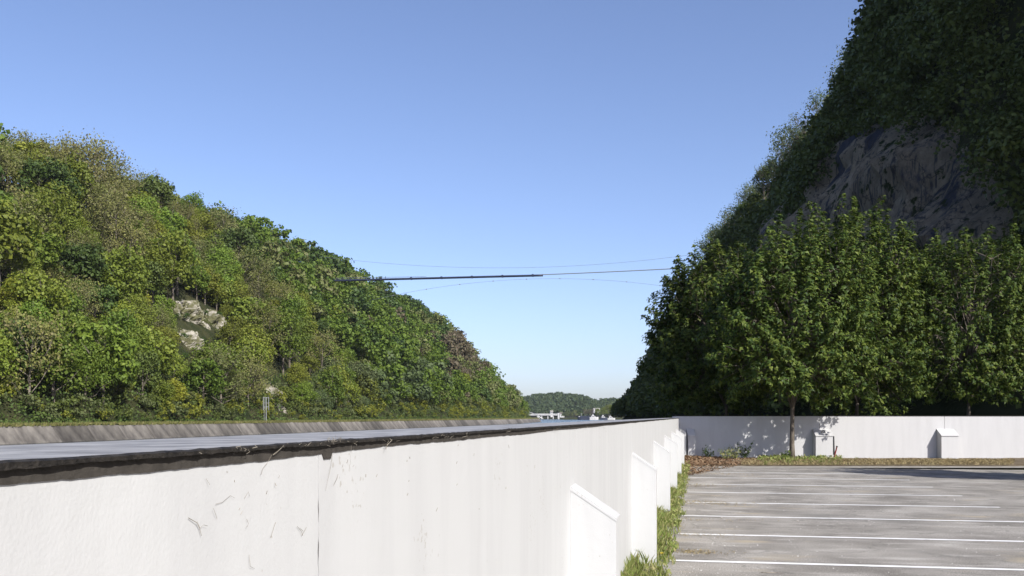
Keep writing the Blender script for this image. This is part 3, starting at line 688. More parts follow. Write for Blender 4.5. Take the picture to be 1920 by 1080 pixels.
while yy < 638:
    xb = lerp(BANK, yy) - 8.5; xr = min(lerp(LRX, yy), xb - 3); h = lerp(LRH, yy)
    slope = math.hypot(xb - xr, h); nrow = max(1, int(slope / 5.9)) + 3
    for i in range(nrow):
        s = (i + hr.uniform(-.4, .4)) / max(1, nrow - 3)
        x = xb + (xr - xb) * max(0, s); y = yy + hr.uniform(-2.6, 2.6); z = left_h(x, y)
        px, py, dd = proj(x, y, z + 3)
        if px < -80: continue
        if any(poly_in(px, py - o_, Z) for Z in rock_zones for o_ in (52, 32, 14, -6)):
            scrub.append((hr.choice(('olive', 'green', 'deep')), x, y, z + .2, hr.uniform(.14, .3))); scrub.append((hr.choice(('olive', 'green', 'deep')), x + hr.uniform(-2.5, 2.5), y + hr.uniform(-2.5, 2.5), z + .2, hr.uniform(.12, .26))); continue
        pts.append((dd, x, y, z, s, px, py))
    yy += 5.9
pts.sort()
def kind_of(s, px, py):
    r = hr.random(); n = mnoise.noise(Vector((px * .012, py * .014, 2)))
    if 835 < px < 905 and 590 < py < 720: return 'brown' if r < .6 else 'olive'
    if py > 690 and 560 < px < 830 and s < .25: return 'sage' if r < .6 else 'green'
    if s > 0.62:
        if px < 560: return 'olive' if r < .40 + n * .5 else 'green' if r < .9 else 'deep'
        return 'deep' if r < .38 else 'green' if r < .72 else 'olive'
    if n > 0.18: return 'olive' if r < .28 else 'green'
    if r < .10: return 'lime' if s < .5 else 'green'
    if r < .66: return 'green'
    if r < .84: return 'deep'
    if r < .95: return 'olive'
    return 'brown'
DESC = {'green': 'fresh green leafy tree', 'deep': 'dense dark green tree', 'olive': 'thin olive brown tree', 'lime': 'bright yellow green tree', 'sage': 'grey green feathery tree', 'brown': 'brown budding tree'}
def zone_label(k, s, px):
    band = 'at the foot' if s < .15 else 'low on the slope' if s < .4 else 'high on the slope' if s < .75 else 'along the crest'
    where = 'at the far left of the hill' if px < 110 else 'well to the left of the chalk outcrops' if px < 210 else 'just left of the chalk outcrops' if px < 300 else 'around the pale chalk outcrops' if px < 440 else 'of the hill above the grey sign frame' if px < 560 else 'of the left hill near the pipeline end' if px < 700 else 'of the left hill where it falls away'
    return DESC[k] + ' ' + band + ' ' + where
NIND = 290; count = 0; rest = list(scrub)
for (dd, x, y, z, s, px, py) in pts:
    k = kind_of(s, px, py); sc = hr.choice((hr.uniform(.62, .85), hr.uniform(.85, 1.15), hr.uniform(1.05, 1.6)))
    if y > 570: sc *= .85
    if -20 < px and count < NIND:
        me = hr.choice(PT[k]); o = inst('hillside_tree', me, (x, y, z - (2.2 if s < .12 else .9) * sc), hr.uniform(0, 6.28), (sc * hr.uniform(.9, 1.1), sc * hr.uniform(.9, 1.1), sc * hr.uniform(.88, 1.15)))
        tag(o, zone_label(k, s, px), 'tree', LBL[k][1]); count += 1
    else: rest.append((k, x, y, z, sc))
# trees of the crest that stand out one by one
def lone(name, kind, i, px, pyt, depth, label, sc=1.0, g=None):
    x, y = W(px, depth); z = left_h(x, y) if x < -50 else right_h(x, y)
    o = inst(name, PT[kind][i], (x, y, z - .5), px * .01, sc); tag(o, label, 'tree', g); return o
lone('crest_tree', 'green', 1, 360, 340, 285, 'bushy green tree crowning the hilltop at the upper left', 1.15)
lone('crest_tree', 'deep', 0, 632, 490, 425, 'dark tree on the crest where the upper cable reaches the hill', 1.0)
lone('crest_tree', 'brown', 0, 850, 640, 520, 'brown bare-looking tree on the falling crest of the left hill', 1.1)
# remaining, more distant wood of the left hill as one mass
def merged(name, lst, kinds, quads, label, cat, seed, s0=0.35, s1=0.75, near=False, nbl=22):
    rng = np.random.default_rng(seed); mats = list(dict.fromkeys(kinds.values())); m = MB()
    for (k, x, y, z, sc) in lst:
        kq = 1.0
        if near and y < 190: kq = max(.38, y / 190.0)
        C, N, S = crown_blobs(rng, 4.1, 4.5, 4.8, nbl, int(quads / kq ** 1.4), s0 * kq, s1 * kq)
        V, Fq = diamonds(C * sc + np.array([x, y, z - .5]), N, S * sc, rng); m.add(V, Fq, mats.index(kinds[k]))
    return tag(m.build(name, [M[q] for q in mats]), label, cat, kind='stuff')
merged('far_hillside_wood', rest, {k: k for k in PT}, 18, 'mixed spring wood covering the farther part of the left hill', 'wood', 9, .28, .58, False, 20)
# undergrowth skirt along the bank top
rng = np.random.default_rng(21); m = MB()
n = 42000; Y = 70 + 562 * rng.random(n) ** 1.25; X = np.array([lerp(BANK, q) for q in Y]) - rng.uniform(3.5, 15, n)
bump_ = np.array([0.55 + 0.8 * mnoise.noise(Vector((q * .22, p * .3, 6))) for q, p in zip(Y, X)]).clip(.12, 1.3)
Z = np.array([left_h(p, q) for q, p in zip(Y, X)]) + rng.random(n) ** .8 * 3.4 * bump_ * np.clip((np.array([lerp(BANK, q) for q in Y]) - X - 3.0) / 4, .1, 1)
V, Fq = diamonds(np.stack([X, Y, Z], 1), unit(rng.normal(size=(n, 3)) + np.array([.8, -.3, .7])), rng.uniform(.12, .30, n), rng); m.add(V, Fq)
tag(m.build('bank_shrubs', M['deep']), 'low green shrubs fringing the top of the far bank', 'shrubs', kind='stuff')
n = 32000; Y = rng.uniform(70, 645, n); X = np.array([lerp(BANK, q) for q in Y]) + 0.25 - rng.random(n) * 3.2
V = np.stack([np.stack([X - .09, Y, 0.25 + 0 * X], 1), np.stack([X + .09, Y + rng.uniform(-.12, .12, n), 0.25 + 0 * X], 1), np.stack([X + rng.uniform(-.1, .45, n), Y + rng.uniform(-.2, .2, n), 0.5 + rng.random(n) * .42], 1)], 1).reshape(-1, 3)
tag(MB().add(V, np.arange(3 * n).reshape(-1, 3)).build('bank_grass', leaf_mat('bank_grass', [(0.13, 0.15, 0.04), (0.21, 0.21, 0.07), (0.26, 0.23, 0.10)], .2, 0)), 'rough green and straw grass along the top of the revetment', 'grass', kind='stuff')

br_ = random.Random(66); bush = []
for i in range(420):
    yb = 75 + 560 * (i / 420) ** 1.15 + br_.uniform(-1, 1); xx = lerp(BANK, yb) - br_.uniform(5.2, 11)
    bush.append((br_.choice(('green', 'green', 'sage', 'deep')), xx, yb, left_h(xx, yb) - .3, br_.uniform(.26, .58)))
merged('bank_bushes', bush, {k: k for k in PT}, 26, 'rounded green bushes crowding the foot of the left hill behind the bank grass', 'bushes', 13, .26, .55, False, 10)
# chalk outcrops on the left hill
def outcrop(px, py, depth, w, h, label, seed):
    x, y = W(px, depth)
    for it in range(60):                             # walk along the line of sight until it meets the slope
        z = WZ(py, depth)
        if left_h(x, y) > z: break
        depth += 2; x, y = W(px, depth)
    rng = random.Random(seed); nu, nv = 44, 30; V = []
    for j in range(nv + 1):
        for i in range(nu + 1):
            u = i / nu * 2 - 1; v = j / nv * 2 - 1; e = max(0, 1 - abs(u) ** 2.5) * max(0, 1 - abs(v) ** 2.5)
            q = mnoise.fractal(Vector((u * 1.9 + seed, v * 1.5, seed)), .7, 2, 7)
            V.append((-0.4 + 2.4 * e + 2.2 * q * e + v * -1.0 * h * .35, u * w / 2 + .8 * q, v * h / 2 + .8 * q))
    o = MB().add(V, [(j * (nu + 1) + i, j * (nu + 1) + i + 1, (j + 1) * (nu + 1) + i + 1, (j + 1) * (nu + 1) + i) for j in range(nv) for i in range(nu)]).build('chalk_outcrop', M['chalk'])
    o.location = (x, y, WZ(py, depth)); o.rotation_euler.z = -0.35; tag(o, label, 'rock', 'chalk outcrops on the left hillside'); return o
outcrop(342, 586, 190, 14, 7, 'pale chalk outcrop showing high between trees at the left', 3)
outcrop(396, 603, 195, 8, 6, 'smaller brownish chalk ledge right below the high pale outcrop', 8)
outcrop(352, 645, 180, 9, 6, 'weathered chalk ledge half hidden by scrub below the high outcrop', 5)
outcrop(512, 748, 205, 4.5, 8, 'white chalk face just behind the grey sign frame on the bank', 12)
outcrop(496, 530, 230, 2.2, 6, 'narrow white chalk streak high up in the green hillside', 15)

# sign frame on the bank
x, y = W(499, 214)
sg = empty('sign_frame', (x, y, 0.4), 0.2); tag(sg, 'grey steel sign frame on a post standing on the far bank', 'sign frame')
MB().tube([(0, 0, -.3), (0, 0, 5.4)], [0.10, 0.09], 8).build('post', M['steel'], sg)
for dx in (-0.62, 0.55): MB().tube([(dx, 0, 2.6), (dx, 0, 5.5)], [0.075, 0.075], 6).build('bar', M['steel'], sg)
MB().tube([(-.28, 0, 2.9), (-.28, 0, 5.5)], [0.04, 0.04], 6).build('bar', M['steel'], sg)
for z in (3.3, 4.15, 5.3): MB().tube([(-0.68, 0.02, z), (0.62, 0.02, z)], [0.06, 0.06], 6).build('crossbar', M['steel'], sg)
MB().tube([(-0.45, 0.1, -.2), (-0.45, 0.05, 3.3)], [0.05, 0.05], 6).build('stay', M['steel'], sg)

# ---------------------------------------------------------------- right hill wood
rr = random.Random(5); rest = []; ridge = []
y = 44.0
while y < 432:
    w = lerp(RW, y); h = lerp(RH, y); stp = 5.2 if y > 140 else 3.5; nrow = max(2, int(math.hypot(w, h) / stp)) + 3
    for i in range(nrow):
        s = (i + rr.uniform(-.4, .4)) / max(1, nrow - 3); x = right_x(max(0.0, s), y) + rr.uniform(-1, 1); y2 = y + rr.uniform(-2.5, 2.5); z = right_h(x, y2)
        px, py, dd = proj(x, y2, z + 3)
        if px > 2120 or py < -330: continue
        if y2 < 260 and poly_in(px, py, CLIFF) and poly_in(px, py - 45, CLIFF) and s < .93: continue
        if 0.80 < s < 0.9 and y2 > 120: continue
        if s > 1.07: continue
        (ridge if s > 0.86 and px < 1990 else rest).append((dd, x, y2, z, s))
    y += stp
PR = {'deep': PT['deep'], 'thin': [thin_tree(200 + i, 3.6, 9.5, M['sage'], 14, (0.12, 0.24), 14, .5) for i in range(3)], 'bare': [thin_tree(210 + i, 3.4, 11, M['sage'], 5, (0.10, 0.2), 15, .4) for i in range(2)], 'green': PT['green']}
for (dd, x, y, z, s) in ridge:
    px, py, _ = proj(x, y, z); r = rr.random()
    k = ('bare' if r < .62 else 'thin' if r < .85 else 'deep') if y < 190 else ('thin' if r < .72 else 'bare' if r < .82 else 'deep' if r < .94 else 'green')
    sc = rr.uniform(.8, 1.3) * (1.0 if y < 330 else .7) * (.75 if k in ('deep', 'green') else 1)
    o = inst('crest_tree', rr.choice(PR[k]), (x, y, z - .5), rr.uniform(0, 6.28), (sc, sc, sc * rr.uniform(.9, 1.15)))
    zn = 'where the right hill runs down to the canal' if px < 1345 else 'on the right crest just above the maples' if px < 1480 else 'on the right crest above the rock face'
    tag(o, {'deep': 'dark leafy tree ', 'green': 'fresh green tree ', 'thin': 'airy thin leaved tree ', 'bare': 'nearly bare fine branched tree '}[k] + zn, 'tree', k + ' trees on the right crest')
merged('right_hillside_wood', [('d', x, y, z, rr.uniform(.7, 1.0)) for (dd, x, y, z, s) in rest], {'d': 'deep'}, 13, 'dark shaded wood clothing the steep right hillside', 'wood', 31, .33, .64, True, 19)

# ---------------------------------------------------------------- far wood, shore trees, bridge, houses, boats
rng = np.random.default_rng(44); m = MB()
for k in range(1100):
    px = rng.uniform(925, 1215); dp = rng.uniform(1335, 1625); x, y = W(px, dp); z = far_h(px, dp)
    sc = rng.uniform(.8, 1.35)
    C, N, S = crown_blobs(rng, 5.0 * sc, 4.2 * sc, 4.2 * sc, 9, 11, .95, 1.8)
    V, Fq = diamonds(C + np.array([x, y, z]), N, S, rng); m.add(V, Fq)
tag(m.build('far_wood', M['farleaf']), 'hazy green wood covering the low hill at the end of the canal', 'wood', kind='stuff')
fr = random.Random(8)
SH = [('sage', 1062, 1165, 1.0, 'pale grey green willow on the far shore left of the dark barge'), ('sage', 1069, 1190, .9, 'second pale willow on the far shore beside the barge stern'),
      ('olive', 1078, 1180, .8, 'low olive tree on the far shore behind the barge stern'), ('deep', 1088, 1200, .9, 'dark tree on the far shore behind the barge bow'),
      ('brown', 1098, 1185, 1.0, 'brown budding tree behind the white wheelhouse'), ('brown', 1108, 1180, 1.05, 'taller brown tree between the barge and the hillside house'),
      ('green', 1120, 1185, 1.05, 'green tree in front of the hillside house'), ('green', 1131, 1190, 1.35, 'tall green tree above the white motor boat'),
      ('green', 1141, 1200, 1.5, 'tallest green tree on the far shore by the dark hill'), ('sage', 1150, 1190, 1.2, 'grey green tree above the moored cruiser'), ('brown', 1156, 1185, .9, 'low brown tree at the foot of the dark hill'),
      ('green', 1056, 1210, .6, 'small green bush beside the bridge end'), ('deep', 1046, 1345, .8, 'dark tree behind the bridge end'), ('green', 1012, 1350, .8, 'green tree seen over the bridge deck')]
for k, px, dp, sc, lb in SH:
    x, y = W(px, dp); tag(inst('shore_tree', fr.choice(PT[k]), (x, y, -0.4 if dp < 1330 else 0), fr.uniform(0, 6), sc), lb, 'tree')
# bridge
x, y = W(985, 1290); br = empty('canal_bridge', (x, y, -2), YAW); tag(br, 'white beam bridge crossing the canal below the far wooded hill', 'bridge')
zt = WZ(777, 1290) + 2; L = 62 / F * 1290
MB().box(-14, L, -4, 4, zt - 1.3, zt).build('deck', M['white'], br)
for yy in (-4.2, 4.0): MB().box(-14, L, yy, yy + .15, zt + .35, zt + 1.0).build('railing', M['white'], br)
for xx in (21, 29, 36): MB().prism([(xx, -3, -1), (xx + 1.4, -3, -1), (xx + 1.0, -3, zt - 1.3), (xx + .2, -3, zt - 1.3)], (0, 6, 0)).build('pier', M['white'], br)
MB().prism([(24, -3.4, -1), (26.5, -3.4, -1), (17, -3.4, zt - 1.3), (14.5, -3.4, zt - 1.3)], (0, 1.2, 0)).build('strut', M['white'], br)
MB().prism([(18.5, -3.4, -1), (20.5, -3.4, -1), (15.5, -3.4, zt - 1.3), (14.5, -3.4, zt - 1.3)], (0, 1.2, 0)).build('strut', M['white'], br)
MB().prism([(15, -4.5, zt - .4), (16.5, -4.5, zt - .4), (3.5, -4.5, zt + 4), (2.2, -4.5, zt + 4)], (0, .8, 0)).build('strut', M['white'], br)
MB().box(L - 1, L + 1.2, -4.5, 4.5, -1, zt + 1.8).build('abutment', M['white'], br)
# houses
def house(px, dp, zb, w, h, rf, label, wallm='white', roofm='tile'):
    x, y = W(px, dp); hs = empty('house', (x, y, zb), YAW + .2); tag(hs, label, 'house')
    MB().box(-w / 2, w / 2, -3, 3, -3, h).build('wall', M[wallm], hs)
    MB().prism([(-w / 2 - .3, -3.4, h), (-w / 2 - .3, 3.4, h), (-w / 2 - .3, 0, h + rf)], (w + .6, 0, 0)).build('roof', M[roofm], hs)
    for q in range(2):
        for xx in (-w * .28, w * .2): MB().box(xx, xx + 1.1, -3.04, -2.98, .4 + q * 2.4, 1.7 + q * 2.4).build('window', M['glass'], hs)
house(1118, 1345, far_h(1118, 1345) + 7.5, 9, 3.4, 1.4, 'pale house with light roof on the wooded slope above the boats', roofm='concrete')
house(1034, 1340, far_h(1034, 1340) + 2.5, 4, 4.5, 2, 'small white gabled house above the bridge deck', roofm='concrete')
house(1053, 1335, far_h(1053, 1335) + 1, 6, 3.5, 2, 'low white house at the right end of the bridge', roofm='tile')
# boats
def hull(L, B, Hh, bow=0.22):
    prof = [(-.5, .8), (-.46, 1), (.5 - bow, 1), (.5 - bow * .4, .7), (.5, .05)]
    lo = [(L * u, B / 2 * w * .8, -0.6) for u, w in prof] + [(L * u, -B / 2 * w * .8, -0.6) for u, w in prof[::-1]]
    hi = [(L * u * 1.02, B / 2 * w, Hh * (1 + (.35 if u > .3 else 0) * (u - .25))) for u, w in prof] + [(L * u * 1.02, -B / 2 * w, Hh * (1 + (.35 if u > .3 else 0) * (u - .25))) for u, w in prof[::-1]]
    n = len(lo); return MB().add(lo + hi, [tuple(range(n))[::-1], tuple(range(n, 2 * n))] + [(i, (i + 1) % n, n + (i + 1) % n, n + i) for i in range(n)])
x, y = W(1098, 1050); bt = empty('barge', (x, y, -2), YAW + math.pi); tag(bt, 'dark blue barge with small mast moored on the far shore', 'barge')
hull(17, 5, 3.2, .2).build('hull', M['hull'], bt)
MB().box(-6.5, 6.0, -2, 2, 3.0, 4.3).build('deckhouse', M['hull'], bt)
for xx in (-5, -2.5, 0, 2.5): MB().box(xx, xx + 1.2, 2.0, 2.05, 3.3, 4.0).build('window', M['glass'], bt)
MB().box(4.0, 7.6, -1.8, 1.8, 3.3, 4.1).build('foredeck', M['white'], bt)
MB().tube([(4.6, 0, 4), (4.6, 0, 7)], [.14, .1], 6).build('mast', M['white'], bt); MB().box(4.0, 5.2, -.15, .15, 6.4, 6.7).build('radar', M['white'], bt)
def cruiser(px, dp, L, label, name='motor_boat', dark=False, hh=1.7, flip=1):
    x, y = W(px, dp); b = empty(name, (x, y, -2), YAW); b.scale = (flip, 1, 1); tag(b, label, 'boat')
    hull(L, 3.6, hh, .35).build('hull', M['hull'] if dark else M['white'], b)
    h0 = hh - .1
    c = MB().prism([(-L * .3, -1.4, h0), (L * .22, -1.4, h0), (L * .10, -1.4, h0 + 1.5), (-L * .26, -1.4, h0 + 1.7)], (0, 2.8, 0)).build('cabin', M['white'], b)
    MB().prism([(-L * .2, -1.44, h0 + .7), (L * .12, -1.44, h0 + .7), (L * .07, -1.44, h0 + 1.3), (-L * .2, -1.44, h0 + 1.4)], (0, 2.88, 0)).build('window', M['glass'], c)
    MB().prism([(-L * .2, -1.1, h0 + 1.7), (L * .02, -1.1, h0 + 1.55), (-L * .03, -1.1, h0 + 2.7), (-L * .2, -1.1, h0 + 2.8)], (0, 2.2, 0)).build('flybridge', M['white'], b)
    MB().tube([(-L * .1, 0, h0 + 2.7), (-L * .1, 0, h0 + 4.0)], [.09, .06], 6).build('mast', M['white'], b)
cruiser(1113.5, 1040, 9.5, 'white motor cruiser with tall flybridge moored in front of the barge', hh=3.0)
cruiser(1132, 1060, 8, 'white motor boat with dark hull moored in the middle of the far shore', dark=True, hh=2.4)
cruiser(1146, 1060, 8.5, 'small white boat nearest to the dark right hill', hh=1.9)

# ---------------------------------------------------------------- pipe and cables over the canal
def PY(px, py, Y):
    r = (px - 960) / F; t = Y / (CA + r * SA); return np.array([t * (-SA + r * CA), Y, EYE + t * (HZ - py) / F])
YP = 326.0
pb = empty('pipeline_crossing', (-60, YP, 0)); tag(pb, 'dark blue pipeline slung on a cable high across the canal', 'pipeline'); org = np.array([-60, YP, 0])
def span(pl, rad, name, m, Y, sides=6, parent=pb):
    pl = np.array(pl, float); xs = np.linspace(pl[0, 0], pl[-1, 0], 40)
    co = np.polyfit(pl[:, 0], pl[:, 1], min(2, len(pl) - 1)); P = [PY(q, np.polyval(co, q), Y) - org for q in xs]
    return MB().tube(P, rad if isinstance(rad, list) else [rad] * 40, sides).build(name, M[m], parent, True), P
span([(560, 528), (1018, 516.3)], [0.36] * 40, 'pipe', 'pipe', YP, 10)
span([(560, 526.2), (800, 521.2), (1018, 515.5), (1300, 501.5)], 0.15, 'carrier_cable', 'cable', YP)
c1, P1 = span([(560, 523), (800, 518.5)], 0.07, 'hand_cable', 'thincable', YP)
for q in range(600, 1018, 57):
    p = PY(q, 527.0 - (q - 560) * .0255, YP) - org; MB().box(p[0] - .25, p[0] + .25, p[1] - .5, p[1] + .5, p[2] - .55, p[2] + .3).build('clamp', M['pipe'], pb)
uc = empty('upper_cable', (-60, YP + 6, 0)); tag(uc, 'thin sagging cable spanning the sky above the pipeline', 'cable'); org = np.array([-60, YP + 6, 0])
span([(600, 481), (900, 502), (1300, 477)], 0.045, 'strand', 'thincable', YP + 6, 5, uc)
lc = empty('lower_cable', (-60, YP - 8, 0)); tag(lc, 'thin arched stay cable with small markers below the pipeline', 'cable'); org = np.array([-60, YP - 8, 0])
o, P = span([(690, 565), (800, 541), (1015, 523), (1120, 525), (1300, 545)], 0.04, 'strand', 'thincable', YP - 8, 5, lc)
for i in range(3, 38, 4): MB().box(P[i][0] - .14, P[i][0] + .14, P[i][1] - .14, P[i][1] + .14, P[i][2] - .16, P[i][2] + .16).build('marker', M['cable'], lc)

# ================================================================== SMALL THINGS ON THE GROUND
def blades(m, X, Y, Z0, Ht, rng, w=0.006, bend=0.5, mi=0):
    n = len(X); a = rng.uniform(0, 2 * math.pi, n); dx, dy = np.cos(a), np.sin(a); b = bend * Ht * rng.uniform(.2, 1, n)
    th = rng.uniform(0, math.pi, n); wx, wy = np.cos(th) * w, np.sin(th) * w
    V = np.stack([np.stack([X - wx, Y - wy, Z0], 1), np.stack([X + wx, Y + wy, Z0], 1), np.stack([X + wx * .8 + dx * b * .35, Y + wy * .8 + dy * b * .35, Z0 + Ht * .6], 1), np.stack([X + dx * b, Y + dy * b, Z0 + Ht], 1), np.stack([X - wx * .8 + dx * b * .35, Y - wy * .8 + dy * b * .35, Z0 + Ht * .6], 1)], 1).reshape(-1, 3)
    m.add(V, np.arange(5 * n).reshape(-1, 5), mi)
rng = np.random.default_rng(61); m = MB()
n = 22000; Y = 5 + 31 * rng.random(n) ** 1.2; off = rng.random(n) ** 1.4
dens = np.array([0.5 + 0.9 * mnoise.noise(Vector((q * .9, 3, 1))) for q in Y])
wmax = 0.30 + 0.16 * np.array([mnoise.noise(Vector((q * 1.7, 8, 1))) for q in Y])
keep = rng.random(n) < np.clip(dens + .1, .06, 1)
X = WX + 0.01 + off * (wmax + 0.12)
ht = rng.uniform(.04, .19, n) * np.clip(1.25 - off * .8, .3, 1.2)
blades(m, X[keep], Y[keep], 0 * X[keep], ht[keep], rng, .0065, .7)
n = 1300; Y = 5 + 31 * rng.random(n); X = WX + .03 + rng.random(n) * .42; keep = np.array([mnoise.noise(Vector((q * .9, 3, 1))) for q in Y]) > -.15
C = np.stack([X, Y, rng.uniform(.02, .13, n)], 1)[keep]
V, Fq = diamonds(C, unit(rng.normal(size=C.shape) * .6 + np.array([.3, -.3, .8])), rng.uniform(.018, .042, len(C)), rng, .5); m.add(V, Fq)
tag(m.build('wall_foot_grass', M['grass']), 'bright green grass and weeds growing along the foot of the white wall', 'grass', kind='stuff')
# dandelion
dn = empty('dandelion', (WX + .33, 10.2, 0)); tag(dn, 'single yellow dandelion flower in the grass at the wall foot', 'flower')
MB().tube([(0, 0, 0), (.01, 0, .10), (.015, -.01, .19)], [.003, .0028, .0025], 5).build('stem', M['grass'], dn)
ym = mat('dandelion_yellow', (0.75, 0.55, 0.03), .7, .2, (.6, .42, .02), 80); mm = MB()
for k in range(26):
    a = k * 2.4; r = .004 + .016 * (k / 26) ** .5; mm.add([(.015, -.01, .19), (.015 + r * math.cos(a - .15), -.01 + r * math.sin(a - .15), .2 - r * .15), (.015 + 1.15 * r * math.cos(a), -.01 + 1.15 * r * math.sin(a), .2), (.015 + r * math.cos(a + .15), -.01 + r * math.sin(a + .15), .2 - r * .15)], [(0, 1, 2, 3)])
mm.build('petals', ym, dn)
# leaf litter heap along the cross wall
m = MB(); n = 6000; u = rng.random(n) ** 1.4; px = 1264 + u * 250; dp = 35.8 - rng.random(n) ** 1.3 * (4.6 - 1.0 * u)
q = (px - 960) / F * dp; X = -SA * dp + CA * q; Y = CA * dp + SA * q
hz = 0.04 + (0.15 * np.clip(1 - u * 1.6, 0.2, 1) * np.clip((dp - 31.2) / 4.0, 0, 1)) * rng.random(n)
C = np.stack([X, Y, hz + .02], 1); V, Fq = diamonds(C, unit(rng.normal(size=(n, 3)) * .6 + np.array([0, -.2, .8])), rng.uniform(.03, .075, n), rng, .55); m.add(V, Fq)
n = 1400; Y = 27 + 5.5 * rng.random(n); X = WX + .25 + rng.random(n) ** 1.5 * (Y - 26) * .28
C = np.stack([X, Y, rng.uniform(.006, .05, n)], 1); V, Fq = diamonds(C, unit(rng.normal(size=(n, 3)) * .3 + np.array([0, 0, 1])), rng.uniform(.02, .05, n), rng, .55); m.add(V, Fq)
tag(m.build('leaf_litter', M['litter']), 'brown dry leaves heaped along the foot of the cross wall and in the corner', 'leaf litter', kind='stuff')
# weeds and straw on the verge
m = MB(); n = 5200; u = rng.random(n); px = 1425 + u * 185; dp = 35.7 - rng.random(n) ** 1.7 * 4.2; tuft = np.array([.45 + 1.1 * mnoise.noise(Vector((a_ * .06, b_ * 1.6, 2))) for a_, b_ in zip(px, dp)]).clip(0.1, 1.3); q = (px - 960) / F * dp
X = -SA * dp + CA * q; Y = CA * dp + SA * q; blades(m, X, Y, np.full(n, .05), rng.uniform(.04, .22, n) * tuft * np.where(u > .83, .4, 1), rng, .011, 1.0)
n = 900; u = rng.random(n); px = 1420 + u * 160; dp = 35.7 - rng.random(n) ** 2 * 2.6; q = (px - 960) / F * dp; C = np.stack([-SA * dp + CA * q, CA * dp + SA * q, rng.uniform(.06, .2, n)], 1)
V, Fq = diamonds(C, unit(rng.normal(size=C.shape) * .6 + np.array([.1, -.3, .8])), rng.uniform(.03, .07, n), rng, .5); m.add(V, Fq)
tag(m.build('verge_weeds', M['grass']), 'green weeds on the verge around the tree foot and the buttress', 'weeds', kind='stuff')
m = MB(); n = 9000; px = rng.uniform(1390, 1900, n); dp = rng.uniform(31.3, 34.8, n); q = (px - 960) / F * dp; X = -SA * dp + CA * q; Y = CA * dp + SA * q
blades(m, X, Y, np.full(n, .06), rng.uniform(.02, .10, n), rng, .010, 2.2)
for (qx, qy, sx_, sy_, nn) in ((1302, 1036, .16, .11, 330), (1285, 942, .45, .22, 420), (1340, 945, .5, .2, 250), (1310, 1004, .3, .12, 150), (1290, 910, .5, .3, 400), (1330, 889, .7, .3, 350), (1262, 985, .1, .3, 150), (1300, 975, .5, .12, 120)):
    dp = F * EYE / (qy - HZ); x0, y0 = W(qx, dp); n = nn; X = rng.normal(x0, sx_, n); Y = rng.normal(y0, sy_, n)
    k_ = X > WX + .3; blades(m, X[k_], Y[k_], np.full(k_.sum(), .006), rng.uniform(.006, .025, k_.sum()), rng, .003, 3.5)
tag(m.build('dry_straw', M['straw']), 'straw coloured dry grass scattered on the asphalt and the verge', 'dry grass', kind='stuff')
# broad weeds by the cross wall
def weed(px, dp, h, label, matn='grass', seed=0, nl=70):
    r2 = np.random.default_rng(seed); x, y = W(px, dp); w = empty('weed_plant', (x, y, .05)); tag(w, label, 'plant')
    st = MB(); lf = MB(); 
    for k in range(7):
        a = k * 2.4; e = np.array([math.cos(a) * h * .45, math.sin(a) * h * .45, h * r2.uniform(.6, 1)]); st.tube([(0, 0, 0), e * .5 + np.array([0, 0, h * .1]), e], [.008, .006, .003], 4)
        n = nl // 7; t = r2.uniform(.3, 1.05, n); C = e[None] * t[:, None] + r2.normal(size=(n, 3)) * .04
        leaves_mesh(lf, C, unit(r2.normal(size=(n, 3)) * .5 + np.array([0, -.3, .8])), unit(r2.normal(size=(n, 3)) + e[None] / h), r2.uniform(.05, .09, n), r2)
    st.build('stem', M[matn], w); lf.build('leaves', M[matn], w)
weed(1361, 34.6, .48, 'left of two bright green weeds in front of the shaded cross wall', seed=1)
weed(1377, 34.7, .50, 'right of two bright green weeds in front of the shaded cross wall', seed=2)
weed(1327, 35.2, .45, 'dark green weed near the shaded corner of the walls', 'deep', 3)
weed(1396, 35.4, .62, 'bushy dark weed between the bright weeds and the tree', 'deep', 4, 110)
weed(1474, 34.3, .34, 'leafy weed at the foot of the slim maple trunk', 'maple', 5)
# twig
dp = F * EYE / (1076 - HZ); x, y = W(1445, dp)
tw = MB().tube([(-.10, 0.02, .010), (-.02, 0, .014), (.05, .015, .011), (.12, -.01, .012)], [.004, .005, .004, .002], 5).build('twig', M['strand']); tw.location = (x, y, 0); tag(tw, 'short dark twig lying on the asphalt in the foreground', 'twig')
# grit
m = MB(); n = 700; Y = 8 + 20 * rng.random(n) ** 1.5; X = WX + .35 + rng.random(n) ** 1.3 * 5.5; s = rng.uniform(.003, .009, n)
V = np.stack([np.stack([X - s, Y - s * .6, 0 * X], 1), np.stack([X + s, Y - s * .5, 0 * X], 1), np.stack([X + s * .2, Y + s, 0 * X], 1), np.stack([X, Y, s * .9 + .002], 1)], 1).reshape(-1, 3)
i4 = np.arange(n)[:, None] * 4; m.add(V, np.vstack([i4 + np.array([[0, 1, 3]]), i4 + np.array([[1, 2, 3]]), i4 + np.array([[2, 0, 3]])]))
tag(m.build('grit', M['stone']), 'pale stone grit scattered over the asphalt', 'grit', kind='stuff')

